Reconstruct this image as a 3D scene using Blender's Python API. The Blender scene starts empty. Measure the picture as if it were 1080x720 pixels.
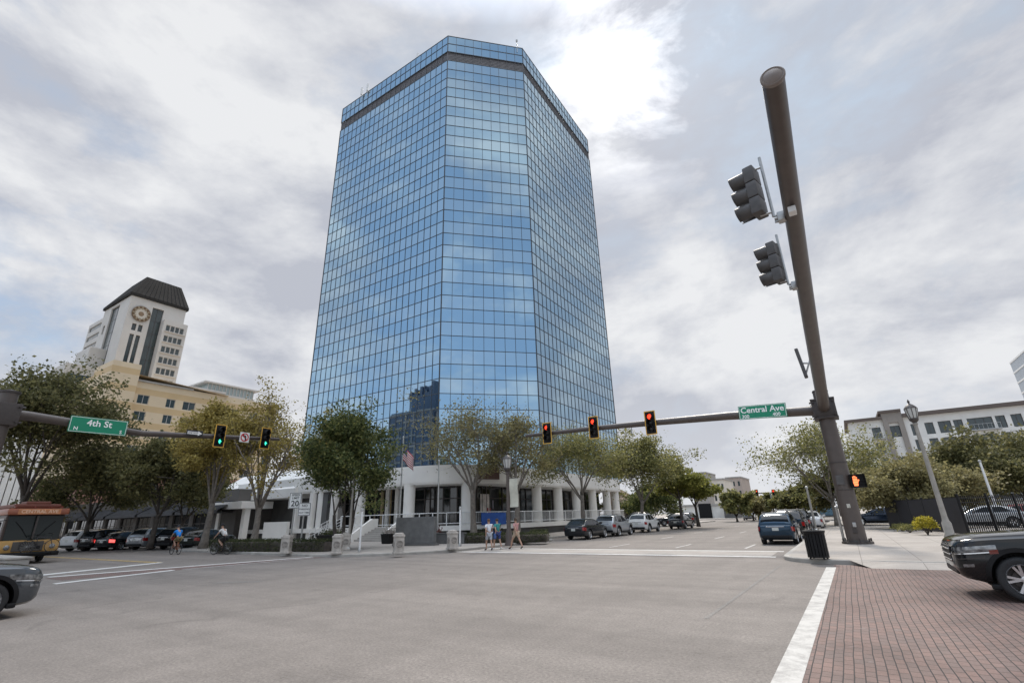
import bpy, bmesh, math, random
from mathutils import Vector, Matrix
R=math.radians; PI=math.pi
S=bpy.context.scene; COL=S.collection
rnd=random.Random(7)

# ------------------------------------------------------------------ camera model (photo measured at 1080x720)
FPX=508.0; CAMH=1.7
def _ray(px,py): return Vector((px-540.0,360.0-py,-FPX))
UP=_ray(500,-1034).normalized()
YA=_ray(895,536); YA=(YA-UP*YA.dot(UP)).normalized(); XA=YA.cross(UP)
ROT=Matrix((XA,YA,UP)); CAM=Vector((0,0,CAMH))
def wd(px,py): return (ROT@_ray(px,py)).normalized()
def g(px,py,z=0.0):
    d=wd(px,py); return CAM+d*((z-CAMH)/d.z)
def aty(px,py,Y): d=wd(px,py); return CAM+d*(Y/d.y)
def atx(px,py,X): d=wd(px,py); return CAM+d*(X/d.x)
def hat(px,py,p):
    d=wd(px,py); return CAMH+d.z*math.hypot(p[0],p[1])/math.hypot(d.x,d.y)
cd=bpy.data.cameras.new('camera'); cam=bpy.data.objects.new('camera',cd); COL.objects.link(cam)
cd.sensor_width=36; cd.lens=FPX/1080*36; cd.clip_end=3000; cd.clip_start=.05
cam.matrix_world=Matrix.Translation(CAM)@ROT.to_4x4()
S.camera=cam

# ------------------------------------------------------------------ materials
def newmat(name):
    m=bpy.data.materials.new(name); m.use_nodes=True
    nt=m.node_tree; return m,nt,nt.nodes['Principled BSDF']
def flat(name,c,rough=.6,metal=0,spec=.5,var=0,vs=3.0,coat=0,bump=0):
    """plain procedural material: base colour with some noise variation"""
    m,nt,b=newmat(name)
    b.inputs['Base Color'].default_value=(*c,1); b.inputs['Roughness'].default_value=rough
    b.inputs['Metallic'].default_value=metal; b.inputs['Specular IOR Level'].default_value=spec
    if coat: b.inputs['Coat Weight'].default_value=coat; b.inputs['Coat Roughness'].default_value=.04
    if var:
        tc=nt.nodes.new('ShaderNodeTexCoord'); n=nt.nodes.new('ShaderNodeTexNoise'); n.inputs['Scale'].default_value=vs; n.inputs['Detail'].default_value=6
        r=nt.nodes.new('ShaderNodeValToRGB')
        r.color_ramp.elements[0].position=.3; r.color_ramp.elements[1].position=.7
        r.color_ramp.elements[0].color=(*[x*(1-var) for x in c],1); r.color_ramp.elements[1].color=(*[min(1,x*(1+var)) for x in c],1)
        nt.links.new(tc.outputs['Object'],n.inputs['Vector']); nt.links.new(n.outputs['Fac'],r.inputs['Fac']); nt.links.new(r.outputs['Color'],b.inputs['Base Color'])
        if bump:
            bp=nt.nodes.new('ShaderNodeBump'); bp.inputs['Strength'].default_value=bump; bp.inputs['Distance'].default_value=.02
            nt.links.new(n.outputs['Fac'],bp.inputs['Height']); nt.links.new(bp.outputs['Normal'],b.inputs['Normal'])
    return m
def emis(name,c,s):
    m,nt,b=newmat(name); b.inputs['Base Color'].default_value=(*[x*.3 for x in c],1)
    b.inputs['Emission Color'].default_value=(*c,1); b.inputs['Emission Strength'].default_value=s; return m
def leafmat(name,c1,c2,c3,tr=.5):
    m,nt,b=newmat(name); ge=nt.nodes.new('ShaderNodeNewGeometry'); r=nt.nodes.new('ShaderNodeValToRGB')
    e=r.color_ramp.elements; e[0].color=(*c1,1); e[0].position=.05; e[1].color=(*c3,1); e[1].position=.97
    k=e.new(.55); k.color=(*c2,1)
    nt.links.new(ge.outputs['Random Per Island'],r.inputs['Fac'])
    nt.links.new(r.outputs['Color'],b.inputs['Base Color']); b.inputs['Roughness'].default_value=.55; b.inputs['Specular IOR Level'].default_value=.3
    t=nt.nodes.new('ShaderNodeBsdfTranslucent'); nt.links.new(r.outputs['Color'],t.inputs['Color'])
    mx=nt.nodes.new('ShaderNodeMixShader'); mx.inputs[0].default_value=tr
    o=nt.nodes['Material Output']; nt.links.new(b.outputs[0],mx.inputs[1]); nt.links.new(t.outputs[0],mx.inputs[2]); nt.links.new(mx.outputs[0],o.inputs['Surface'])
    return m
def math_node(nt,op,a,b=None,clamp=False):
    n=nt.nodes.new('ShaderNodeMath'); n.operation=op; n.use_clamp=clamp
    for i,v in enumerate((a,b)):
        if v is None: continue
        if isinstance(v,(int,float)): n.inputs[i].default_value=v
        else: nt.links.new(v,n.inputs[i])
    return n.outputs[0]
def ramp(nt,fac,stops,interp='LINEAR'):
    r=nt.nodes.new('ShaderNodeValToRGB'); r.color_ramp.interpolation=interp; e=r.color_ramp.elements
    while len(e)<len(stops): e.new(.5)
    for q,(p,c) in zip(e,stops):
        q.position=p; q.color=(c,c,c,1) if isinstance(c,(int,float)) else (*c,1)
    nt.links.new(fac,r.inputs['Fac']); return r.outputs['Color']
def noise(nt,vec,scale,detail=6,rough=.55,dist=0):
    n=nt.nodes.new('ShaderNodeTexNoise'); n.inputs['Scale'].default_value=scale; n.inputs['Detail'].default_value=detail; n.inputs['Roughness'].default_value=rough; n.inputs['Distortion'].default_value=dist
    nt.links.new(vec,n.inputs['Vector']); return n.outputs['Fac']
def mixc(nt,fac,a,b,mode='MIX'):
    n=nt.nodes.new('ShaderNodeMix'); n.data_type='RGBA'; n.blend_type=mode
    for sk,v in ((n.inputs[0],fac),(n.inputs[6],a),(n.inputs[7],b)):
        if isinstance(v,(int,float)): sk.default_value=v
        elif isinstance(v,tuple): sk.default_value=(*v,1)
        else: nt.links.new(v,sk)
    return n.outputs[2]

M={}
def asphalt(name,c):
    m,nt,b=newmat(name); tc=nt.nodes.new('ShaderNodeTexCoord'); P=tc.outputs['Object']
    sp=nt.nodes.new('ShaderNodeMapping'); nt.links.new(P,sp.inputs['Vector']); sp.inputs['Scale'].default_value=(1,.10,1); sp.inputs['Rotation'].default_value=(0,0,0)
    s2=nt.nodes.new('ShaderNodeMapping'); nt.links.new(P,s2.inputs['Vector']); s2.inputs['Scale'].default_value=(.09,1,1)
    tx=ramp(nt,noise(nt,s2.outputs[0],.75,4,.6,.3),[(.34,.86),(.62,1.05)])
    big=mixc(nt,1,ramp(nt,noise(nt,sp.outputs[0],.6,5,.6,.3),[(.34,.90),(.62,1.04)]),tx,'MULTIPLY')
    mid=ramp(nt,noise(nt,P,2.3,6,.65),[(.3,.90),(.7,1.08)])
    fine=ramp(nt,noise(nt,P,24,5,.9),[(.32,.55),(.5,1.0),(.68,1.45)])
    st=ramp(nt,noise(nt,P,.8,5,.6,1.2),[(.60,1.0),(.72,.80)])
    col=mixc(nt,1,mixc(nt,1,mixc(nt,1,big,mid,'MULTIPLY'),fine,'MULTIPLY'),st,'MULTIPLY')
    '''    vo=nt.nodes.new('ShaderNodeTexVoronoi'); vo.feature='DISTANCE_TO_EDGE'; vo.inputs['Scale'].default_value=.16
    nm=nt.nodes.new('ShaderNodeVectorMath'); nm.operation='ADD'; nz=nt.nodes.new('ShaderNodeTexNoise'); nz.inputs['Scale'].default_value=.6; nt.links.new(P,nz.inputs['Vector'])
    nt.links.new(P,nm.inputs[0]); nt.links.new(nz.outputs['Color'],nm.inputs[1]); nt.links.new(nm.outputs[0],vo.inputs['Vector'])
    ck=ramp(nt,vo.outputs['Distance'],[(.0,.72),(.004,.8),(.007,1.0)])
    '''
    nt.links.new(mixc(nt,1,col,c,'MULTIPLY'),b.inputs['Base Color']); b.inputs['Roughness'].default_value=.85; b.inputs['Specular IOR Level'].default_value=.3
    bp=nt.nodes.new('ShaderNodeBump'); bp.inputs['Strength'].default_value=.25; bp.inputs['Distance'].default_value=.01
    nt.links.new(fine,bp.inputs['Height']); nt.links.new(bp.outputs[0],b.inputs['Normal']); return m
M['asphalt']=asphalt('asphalt',(.200,.177,.158))
def brickmat(name,c1,c2,mor):
    m,nt,b=newmat(name); tc=nt.nodes.new('ShaderNodeTexCoord'); mp=nt.nodes.new('ShaderNodeMapping'); mp.inputs['Rotation'].default_value=(0,0,R(90))
    nt.links.new(tc.outputs['Object'],mp.inputs['Vector'])
    # slight waviness of the courses
    nz=nt.nodes.new('ShaderNodeTexNoise'); nz.inputs['Scale'].default_value=.9; nz.inputs['Detail'].default_value=2; nt.links.new(mp.outputs[0],nz.inputs['Vector'])
    sb=nt.nodes.new('ShaderNodeVectorMath'); sb.operation='MULTIPLY_ADD'; sb.inputs[1].default_value=(.03,.045,0); nt.links.new(nz.outputs['Color'],sb.inputs[0]); nt.links.new(mp.outputs[0],sb.inputs[2])
    br=nt.nodes.new('ShaderNodeTexBrick'); br.inputs['Scale'].default_value=1; br.inputs['Brick Width'].default_value=.20; br.inputs['Row Height'].default_value=.10; br.inputs['Mortar Size'].default_value=.0068
    br.inputs['Mortar Smooth'].default_value=.3; br.inputs['Bias'].default_value=0; br.offset=.5
    br.inputs['Color1'].default_value=(*c1,1); br.inputs['Color2'].default_value=(*c2,1); br.inputs['Mortar'].default_value=(*mor,1)
    nt.links.new(sb.outputs[0],br.inputs['Vector'])
    wear=ramp(nt,noise(nt,tc.outputs['Object'],.7,7,.7,.8),[(.3,.70),(.52,1.0),(.75,1.16)])
    dust=ramp(nt,noise(nt,tc.outputs['Object'],1.6,8,.75,.4),[(.60,0),(.74,.45)])
    fine=ramp(nt,noise(nt,tc.outputs['Object'],70,2,.6),[(.3,.85),(.7,1.15)])
    col=mixc(nt,1,mixc(nt,1,br.outputs['Color'],wear,'MULTIPLY'),fine,'MULTIPLY')
    col=mixc(nt,dust,col,(.36,.31,.29))
    nt.links.new(col,b.inputs['Base Color']); b.inputs['Roughness'].default_value=.8; b.inputs['Specular IOR Level'].default_value=.3
    bp=nt.nodes.new('ShaderNodeBump'); bp.inputs['Strength'].default_value=.6; bp.inputs['Distance'].default_value=.008; bp.invert=True
    nt.links.new(br.outputs['Fac'],bp.inputs['Height']); nt.links.new(bp.outputs[0],b.inputs['Normal']); return m
M['brick']=brickmat('brick_paving',(.205,.135,.114),(.160,.118,.104),(.040,.034,.033))
def slabmat(name,c,sz,joint=.55):
    m,nt,b=newmat(name); tc=nt.nodes.new('ShaderNodeTexCoord'); P=tc.outputs['Object']
    br=nt.nodes.new('ShaderNodeTexBrick'); br.offset=0; br.inputs['Scale'].default_value=1; br.inputs['Brick Width'].default_value=sz; br.inputs['Row Height'].default_value=sz; br.inputs['Mortar Size'].default_value=.012
    br.inputs['Color1'].default_value=(*c,1); br.inputs['Color2'].default_value=(*[x*.93 for x in c],1); br.inputs['Mortar'].default_value=(*[x*joint for x in c],1)
    nt.links.new(P,br.inputs['Vector'])
    w=ramp(nt,noise(nt,P,.6,7,.65,.6),[(.3,.82),(.7,1.1)]); f=ramp(nt,noise(nt,P,40,3,.7),[(.3,.86),(.7,1.12)])
    nt.links.new(mixc(nt,1,mixc(nt,1,br.outputs['Color'],w,'MULTIPLY'),f,'MULTIPLY'),b.inputs['Base Color']); b.inputs['Roughness'].default_value=.85; b.inputs['Specular IOR Level'].default_value=.25
    return m
M['sidewalk']=slabmat('sidewalk_concrete',(.37,.335,.30),1.5)
M['kerb']=flat('kerb_concrete',(.34,.32,.29),.85,var=.18,vs=2)
def paintmat(name,c,wear=.5):
    m,nt,b=newmat(name); tc=nt.nodes.new('ShaderNodeTexCoord'); P=tc.outputs['Object']
    w=ramp(nt,noise(nt,P,3.5,8,.75,.5),[(.34,wear),(.56,1.0)]); f=ramp(nt,noise(nt,P,60,2,.7),[(.3,.8),(.55,1.0)])
    fac=math_node(nt,'MULTIPLY',w,f)
    nt.links.new(mixc(nt,fac,(.19,.18,.17),c),b.inputs['Base Color']); b.inputs['Roughness'].default_value=.7; return m
M['line_white']=paintmat('worn_white_paint',(.47,.455,.425),.3)
M['line_bright']=paintmat('bright_white_paint',(.66,.645,.61),.6)
M['line_faint']=paintmat('faint_white_paint',(.47,.455,.43),.35)
M['line_yellow']=paintmat('worn_yellow_paint',(.62,.42,.12),.4)
M['earth']=flat('earth',(.20,.19,.15),.9,var=.25,vs=.3)
M['bronze']=flat('bronze_painted_steel',(.082,.064,.055),.42,var=.12,vs=4,spec=.5)
M['bronze_dark']=flat('dark_bronze_steel',(.05,.04,.036),.5,var=.15,vs=9)
M['galv']=flat('galvanised_steel',(.42,.42,.41),.4,metal=.6,var=.12,vs=9)
M['alu']=flat('aluminium',(.5,.5,.49),.35,metal=.7)
M['black']=flat('black_plastic',(.009,.009,.010),.5,spec=.25,var=.2,vs=8)
M['signal_grey']=flat('weathered_signal_housing',(.075,.07,.068),.55,var=.2,vs=6)
M['rubber']=flat('tyre_rubber',(.022,.022,.023),.75,var=.15,vs=12)
M['signyellow']=flat('retroreflective_yellow',(.75,.42,.06),.5)
M['signgreen']=flat('sign_green',(.0,.235,.125),.45,var=.05,vs=2)
M['signwhite']=flat('sign_white',(.82,.82,.80),.5)
M['textwhite']=flat('white_lettering',(.9,.9,.88),.5)
M['textblack']=flat('black_lettering',(.02,.02,.02),.5)
M['red_print']=flat('red_print',(.55,.03,.03),.5)
M['red_on']=emis('red_lens_lit',(1.0,.05,.02),1.2)
M['green_on']=emis('green_arrow_lit',(.05,.95,.55),.9)
M['hand_on']=emis('orange_hand_lit',(1.0,.20,.07),1.2)
M['lens_off']=flat('unlit_lens',(.03,.028,.026),.25)
M['white_wall']=flat('white_stucco',(.80,.775,.73),.75,var=.07,vs=.5)
M['white_paint']=flat('white_painted_metal',(.74,.74,.73),.4,var=.05,vs=2)
M['concrete_dark']=flat('dark_concrete',(.115,.113,.11),.85,var=.2,vs=.8)
M['concrete']=flat('concrete',(.36,.34,.315),.85,var=.15,vs=.9)
M['stone']=flat('bollard_stone',(.42,.385,.345),.85,var=.22,vs=5,bump=.3)
M['granite']=flat('grey_granite',(.13,.132,.132),.4,var=.22,vs=3)
M['glassdark']=flat('dark_glass',(.012,.014,.016),.06,spec=.8)
M['carglass']=flat('tinted_car_glass',(.012,.015,.018),.05,spec=.4)
M['chrome']=flat('chrome_trim',(.62,.62,.63),.15,metal=1)
M['rim']=flat('alloy_rim',(.55,.55,.56),.28,metal=.85)
M['bark']=flat('bark',(.19,.165,.14),.9,var=.3,vs=5,bump=.6)
M['bark_dark']=flat('dark_bark',(.075,.062,.052),.9,var=.3,vs=5,bump=.6)
M['wood_pole']=flat('weathered_pole',(.30,.28,.25),.8,var=.18,vs=3)

# ------------------------------------------------------------------ mesh helpers
def mesh_obj(name,verts,faces,mat,parent=None,smooth=False,mi=None):
    me=bpy.data.meshes.new(name); me.from_pydata([tuple(v) for v in verts],[],faces); 
    for mm in (mat if isinstance(mat,(list,tuple)) else [mat]): me.materials.append(mm)
    if mi: me.polygons.foreach_set('material_index',mi)
    if smooth: me.polygons.foreach_set('use_smooth',[True]*len(me.polygons))
    me.update()
    o=bpy.data.objects.new(name,me); COL.objects.link(o)
    if parent: o.parent=parent
    return o
class MB:
    def __init__(s): s.v=[]; s.f=[]; s.mi=[]
    def add(s,vs,fs,T=None,mi=0):
        n=len(s.v)
        s.v+= [T@Vector(v) for v in vs] if T else [Vector(v) for v in vs]
        s.f+= [tuple(i+n for i in f) for f in fs]; s.mi+=[mi]*len(fs); return s
    def box(s,x0,x1,y0,y1,z0,z1,T=None,mi=0):
        vs=[(x,y,z) for x in (x0,x1) for y in (y0,y1) for z in (z0,z1)]
        return s.add(vs,[(0,1,3,2),(4,6,7,5),(0,4,5,1),(2,3,7,6),(0,2,6,4),(1,5,7,3)],T,mi)
    def bbox(s,x0,x1,y0,y1,z0,z1,b=.02,T=None,mi=0):
        """box with chamfered edges"""
        bm=bmesh.new(); bmesh.ops.create_cube(bm,size=1)
        for v in bm.verts: v.co=Vector(((x0+x1)/2+v.co.x*(x1-x0),(y0+y1)/2+v.co.y*(y1-y0),(z0+z1)/2+v.co.z*(z1-z0)))
        b=min(b,.45*min(x1-x0,y1-y0,z1-z0))
        bmesh.ops.bevel(bm,geom=bm.edges[:],offset=b,segments=2,affect='EDGES',profile=.6)
        bm.verts.index_update(); vs=[v.co.copy() for v in bm.verts]; fs=[tuple(v.index for v in f.verts) for f in bm.faces]; bm.free()
        return s.add(vs,fs,T,mi)
    def tube(s,pts,rs,n=10,cap=True,mi=0,T=None):
        pts=[Vector(p) for p in pts]
        if isinstance(rs,(int,float)): rs=[rs]*len(pts)
        vs=[];fs=[]; u=None
        for i,p in enumerate(pts):
            d=(pts[min(i+1,len(pts)-1)]-pts[max(i-1,0)]).normalized()
            if u is None or abs(u.dot(d))>.95: u=Vector((0,0,1)) if abs(d.z)<.9 else Vector((1,0,0))
            a=(u-d*u.dot(d)).normalized(); u=a; b=d.cross(a)
            for k in range(n):
                t=2*PI*k/n; vs.append(p+(a*math.cos(t)+b*math.sin(t))*rs[i])
        for i in range(len(pts)-1):
            for k in range(n):
                k2=(k+1)%n; fs.append((i*n+k,i*n+k2,(i+1)*n+k2,(i+1)*n+k))
        if cap: fs.append(tuple(range(n))[::-1]); fs.append(tuple((len(pts)-1)*n+k for k in range(n)))
        return s.add(vs,fs,T,mi)
    def lathe(s,prof,n=20,T=None,mi=0,cap=True):
        """prof: (radius,z) pairs about z"""
        vs=[];fs=[]
        for r,z in prof:
            for k in range(n): t=2*PI*k/n; vs.append((r*math.cos(t),r*math.sin(t),z))
        for i in range(len(prof)-1):
            for k in range(n):
                k2=(k+1)%n; fs.append((i*n+k,i*n+k2,(i+1)*n+k2,(i+1)*n+k))
        if cap: fs.append(tuple(range(n))[::-1]); fs.append(tuple((len(prof)-1)*n+k for k in range(n)))
        return s.add(vs,fs,T,mi)
    def prism(s,poly,z0,z1,T=None,mi=0):
        n=len(poly); vs=[(x,y,z0) for x,y in poly]+[(x,y,z1) for x,y in poly]
        fs=[tuple(range(n))[::-1],tuple(range(n,2*n))]+[(i,(i+1)%n,n+(i+1)%n,n+i) for i in range(n)]
        return s.add(vs,fs,T,mi)
    def build(s,name,mat,parent=None,smooth=False): return mesh_obj(name,s.v,s.f,mat,parent,smooth,s.mi)
def shade_auto(o,ang=35):
    me=o.data; me.polygons.foreach_set('use_smooth',[True]*len(me.polygons))
    bm=bmesh.new(); bm.from_mesh(me)
    for e in bm.edges:
        if len(e.link_faces)==2 and e.calc_face_angle(0)>R(ang): e.smooth=False
    bm.to_mesh(me); bm.free(); return o
def empty(name,label,cat,loc=(0,0,0),rz=0,group=None):
    o=bpy.data.objects.new(name,None); COL.objects.link(o); o.location=loc; o.rotation_euler=(0,0,rz); o.empty_display_size=.2
    return tag(o,label,cat,group)
def tag(o,label,cat,group=None):
    o['label']=label; o['category']=cat
    if group: o['group']=group
    return o
def struct(o): o['kind']='structure'; return o
def kids(o): return [c for c in bpy.data.objects if c.parent is o]
def dup(o,loc,rz=0,label=None,scale=None,_p=None):
    c=o.copy(); COL.objects.link(c)
    if _p: c.parent=_p
    else:
        c.location=loc; c.rotation_euler=(0,0,rz)
        if label: c['label']=label
        if scale: c.scale=(scale,)*3 if isinstance(scale,(int,float)) else scale
    for k in CH.setdefault(o.name,None) or kids(o): dup(k,None,_p=c)
    return c
CH={}
def text(name,body,size,mat,T,parent,depth=.004,align='CENTER',sx=1.0,bold=0.0):
    cu=bpy.data.curves.new('lettering_curve','FONT'); cu.body=body; cu.size=size; cu.align_x=align; cu.align_y='CENTER'; cu.extrude=depth; cu.offset=bold; cu.resolution_u=3
    o=bpy.data.objects.new('tmp',cu); COL.objects.link(o)
    dg=bpy.context.evaluated_depsgraph_get(); me=bpy.data.meshes.new_from_object(o.evaluated_get(dg)); bpy.data.objects.remove(o); bpy.data.curves.remove(cu)
    me.name=name; me.transform(T@Matrix.Diagonal((sx,1,1,1))); me.materials.clear(); me.materials.append(mat)
    q=bpy.data.objects.new(name,me); COL.objects.link(q); q.parent=parent; return q
def wall_grid(mb,O,U,W,Hh,openings,depth=.2,mi=0,mi_rev=None,V=Vector((0,0,1))):
    """wall face with real openings: O origin, U along, V up; reveals go inwards along -N (N = U x V)"""
    U=Vector(U); N=U.cross(V); O=Vector(O)
    us=sorted({0,W,*[a for o in openings for a in (o[0],o[2])]}); vs=sorted({0,Hh,*[a for o in openings for a in (o[1],o[3])]})
    def P(u,v,d=0): return O+U*u+V*v-N*d
    for i in range(len(us)-1):
        for j in range(len(vs)-1):
            cu=(us[i]+us[i+1])/2; cv=(vs[j]+vs[j+1])/2
            if any(o[0]<cu<o[2] and o[1]<cv<o[3] for o in openings): continue
            mb.add([P(us[i],vs[j]),P(us[i+1],vs[j]),P(us[i+1],vs[j+1]),P(us[i],vs[j+1])],[(0,1,2,3)],mi=mi)
    for a,b,c,d in openings:
        q=[(a,b),(c,b),(c,d),(a,d)]
        for k in range(4):
            (u0,v0),(u1,v1)=q[k],q[(k+1)%4]
            mb.add([P(u0,v0),P(u0,v0,depth),P(u1,v1,depth),P(u1,v1)],[(0,1,2,3)],mi=mi if mi_rev is None else mi_rev)
def window(parent,O,U,op,depth,fm,gm,bars=1,hb=0,fw=.07,name='window'):
    """frame part + pane sub-part inside an opening of wall_grid"""
    U=Vector(U); V=Vector((0,0,1)); N=U.cross(V); O=Vector(O); a,b,c,d=op
    T=Matrix.Translation(O-N*depth)@Matrix(((U.x,V.x,N.x,0),(U.y,V.y,N.y,0),(U.z,V.z,N.z,0),(0,0,0,1)))
    m=MB(); t=.05
    m.box(a,a+fw,b,d,0,t,T); m.box(c-fw,c,b,d,0,t,T); m.box(a+fw,c-fw,b,b+fw,0,t,T); m.box(a+fw,c-fw,d-fw,d,0,t,T)
    for k in range(bars):
        u=a+(c-a)*(k+1)/(bars+1); m.box(u-fw/2,u+fw/2,b+fw,d-fw,0,t*.9,T)
    for k in range(hb):
        v=b+(d-b)*(k+1)/(hb+1); m.box(a+fw,c-fw,v-fw/2,v+fw/2,0,t*.8,T)
    f=m.build(name,fm,parent)
    p=MB(); p.box(a,c,b,d,-.02,.012,T); p.build('pane',gm,f)
    return f
# ------------------------------------------------------------------ sky and light
OFF=(3.1,1.7,.4)
SUN=Vector((-.16,.66,.74)).normalized()
W=bpy.data.worlds.new('World'); S.world=W; W.use_nodes=True
nt=W.node_tree; bg=nt.nodes['Background']
sky=nt.nodes.new('ShaderNodeTexSky'); sky.sky_type='NISHITA'; sky.sun_disc=False; sky.sun_elevation=math.asin(SUN.z); sky.sun_rotation=math.atan2(SUN.x,SUN.y); sky.air_density=1.0; sky.dust_density=1.5
tc=nt.nodes.new('ShaderNodeTexCoord'); D=tc.outputs['Generated']
sx=nt.nodes.new('ShaderNodeSeparateXYZ'); nt.links.new(D,sx.inputs[0])
# cloud lookup: direction squeezed vertically so that the deck foreshortens towards the horizon
zq=math_node(nt,'ADD',math_node(nt,'MULTIPLY',math_node(nt,'MAXIMUM',sx.outputs[2],.0),.75),.55)
cx=nt.nodes.new('ShaderNodeCombineXYZ')
nt.links.new(math_node(nt,'DIVIDE',sx.outputs[0],zq),cx.inputs[0]); nt.links.new(math_node(nt,'DIVIDE',sx.outputs[1],zq),cx.inputs[1]); nt.links.new(math_node(nt,'MULTIPLY',sx.outputs[2],1.9),cx.inputs[2])
P=cx.outputs[0]
def shifted(v):
    n=nt.nodes.new('ShaderNodeVectorMath'); n.operation='ADD'; nt.links.new(P,n.inputs[0]); n.inputs[1].default_value=v; return n.outputs[0]
def dotn(v):
    n=nt.nodes.new('ShaderNodeVectorMath'); n.operation='DOT_PRODUCT'; nt.links.new(D,n.inputs[0]); n.inputs[1].default_value=v; return n.outputs['Value']
Q=shifted(OFF)
dens=noise(nt,Q,1.55,12,.58,.25)
shade=noise(nt,shifted((OFF[0]+4.3,OFF[1]+1.1,.0)),1.7,12,.60,.35)
edge=noise(nt,shifted((OFF[0]+SUN.x*.07,OFF[1]+SUN.y*.07,SUN.z*.12)),1.55,12,.58,.25)
# a clearing behind the photographer and thin blue gaps elsewhere
clear=ramp(nt,dotn(Vector((.25,-.86,.42)).normalized()),[(.15,0.0),(.8,.11)])
near=math_node(nt,'POWER',math_node(nt,'MAXIMUM',dotn(SUN),0.0),45)
fine=noise(nt,Q,7.5,8,.62,.2)
cover=math_node(nt,'ADD',math_node(nt,'SUBTRACT',math_node(nt,'ADD',math_node(nt,'MULTIPLY',dens,.86),math_node(nt,'MULTIPLY',fine,.14)),clear),math_node(nt,'MULTIPLY',near,.13))
mask=ramp(nt,cover,[(.40,0.1),(.46,.65),(.52,1.0)])
glow=math_node(nt,'POWER',math_node(nt,'MAXIMUM',dotn(SUN),0.0),110)
glow2=math_node(nt,'POWER',math_node(nt,'MAXIMUM',dotn(SUN),0.0),14)
rim=math_node(nt,'MULTIPLY',math_node(nt,'SUBTRACT',dens,edge),2.2)
tv=math_node(nt,'ADD',math_node(nt,'ADD',math_node(nt,'MULTIPLY',shade,.74),rim),math_node(nt,'MULTIPLY',fine,.26))
tone=ramp(nt,tv,[(.30,0.0),(.50,.46),(.74,1.0)])
cloud=mixc(nt,tone,(2.42,2.53,2.86),(3.95,4.0,4.1))
patch=noise(nt,shifted((OFF[0]+0.4,OFF[1]+3.1,.2)),3.4,10,.6,.3)
gv=math_node(nt,'MULTIPLY',glow,math_node(nt,'ADD',math_node(nt,'MULTIPLY',ramp(nt,patch,[(.44,.0),(.60,1.0)]),6.0),.5))
gsum=math_node(nt,'ADD',gv,math_node(nt,'MULTIPLY',glow2,.18))
gcol=nt.nodes.new('ShaderNodeCombineColor')
for i in range(3): nt.links.new(gsum,gcol.inputs[i])
blue=mixc(nt,.8,mixc(nt,1,sky.outputs[0],(5.0,5.0,5.0),'DARKEN'),(1.95,2.5,3.25))
col=mixc(nt,mask,blue,cloud)
col=mixc(nt,1,col,gcol.outputs[0],'ADD')
hz=ramp(nt,sx.outputs[2],[(.0,.75),(.10,.35),(.28,0.0)])
col=mixc(nt,hz,col,(3.7,3.75,3.9))
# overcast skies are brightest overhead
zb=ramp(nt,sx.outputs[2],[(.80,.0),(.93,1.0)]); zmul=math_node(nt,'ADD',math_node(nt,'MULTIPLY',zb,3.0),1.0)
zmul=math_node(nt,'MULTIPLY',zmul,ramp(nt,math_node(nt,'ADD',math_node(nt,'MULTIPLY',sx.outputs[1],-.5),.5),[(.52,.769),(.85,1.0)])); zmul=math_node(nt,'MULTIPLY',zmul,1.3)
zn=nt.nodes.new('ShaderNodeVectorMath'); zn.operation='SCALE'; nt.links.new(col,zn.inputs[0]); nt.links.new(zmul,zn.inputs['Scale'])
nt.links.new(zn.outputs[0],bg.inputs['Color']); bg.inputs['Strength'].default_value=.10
ld=bpy.data.lights.new('sun','SUN'); ld.energy=1.5; ld.angle=R(10); ld.color=(1,.92,.82)
lo=bpy.data.objects.new('sun',ld); COL.objects.link(lo); lo.rotation_euler=SUN.to_track_quat('Z','Y').to_euler(); lo.location=(0,0,120)
S.view_settings.view_transform='Standard'; S.view_settings.look='None'; S.view_settings.exposure=1.08; S.view_settings.gamma=1
S.view_settings.use_curve_mapping=False
S.cycles.use_denoising=True
S.cycles.max_bounces=6; S.cycles.diffuse_bounces=3; S.cycles.glossy_bounces=4; S.cycles.transmission_bounces=4; S.cycles.transparent_max_bounces=6
S.cycles.sample_clamp_indirect=6

# ------------------------------------------------------------------ ground, roads, pavements
def sheet(name,poly,z,mat):
    o=mesh_obj(name,[(x,y,z) for x,y in poly],[tuple(range(len(poly)))],mat); return struct(o)
sheet('ground',[(-900,-900),(900,-900),(900,900),(-900,900)],-.06,M['earth'])
sheet('road',[(-420,-160),(160,-160),(160,420),(-420,420)],0,M['asphalt'])
def arc(cx,cy,r,a0,a1,n=10): return [(cx+r*math.cos(R(a0+(a1-a0)*i/n)),cy+r*math.sin(R(a0+(a1-a0)*i/n))) for i in range(n+1)]
def inset(poly,d):
    out=[];n=len(poly)
    for i in range(n):
        p0,p1,p2=Vector(poly[i-1]),Vector(poly[i]),Vector(poly[(i+1)%n])
        a=(p1-p0).normalized();b=(p2-p1).normalized(); na=Vector((-a.y,a.x));nb=Vector((-b.y,b.x)); m=(na+nb).normalized()
        out.append(tuple(p1+m*(d/max(.4,m.dot(na)))))
    return out
def block(name,poly,mat=None,h=.14):
    """pavement block: kerb ring (chamfered) and slab"""
    ins=inset(poly,.16); n=len(poly); ch=inset(poly,.025)
    v=[(x,y,-.02) for x,y in poly]+[(x,y,h-.025) for x,y in poly]+[(x,y,h) for x,y in ch]+[(x,y,h) for x,y in ins]
    f=[]
    for k in range(3):
        for i in range(n): j=(i+1)%n; f.append((k*n+i,k*n+j,(k+1)*n+j,(k+1)*n+i))
    struct(mesh_obj('kerb',v,f,M['kerb']))
    struct(mesh_obj(name,[(x,y,h+.002) for x,y in ins],[tuple(range(n))],mat or M['sidewalk']))
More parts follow.
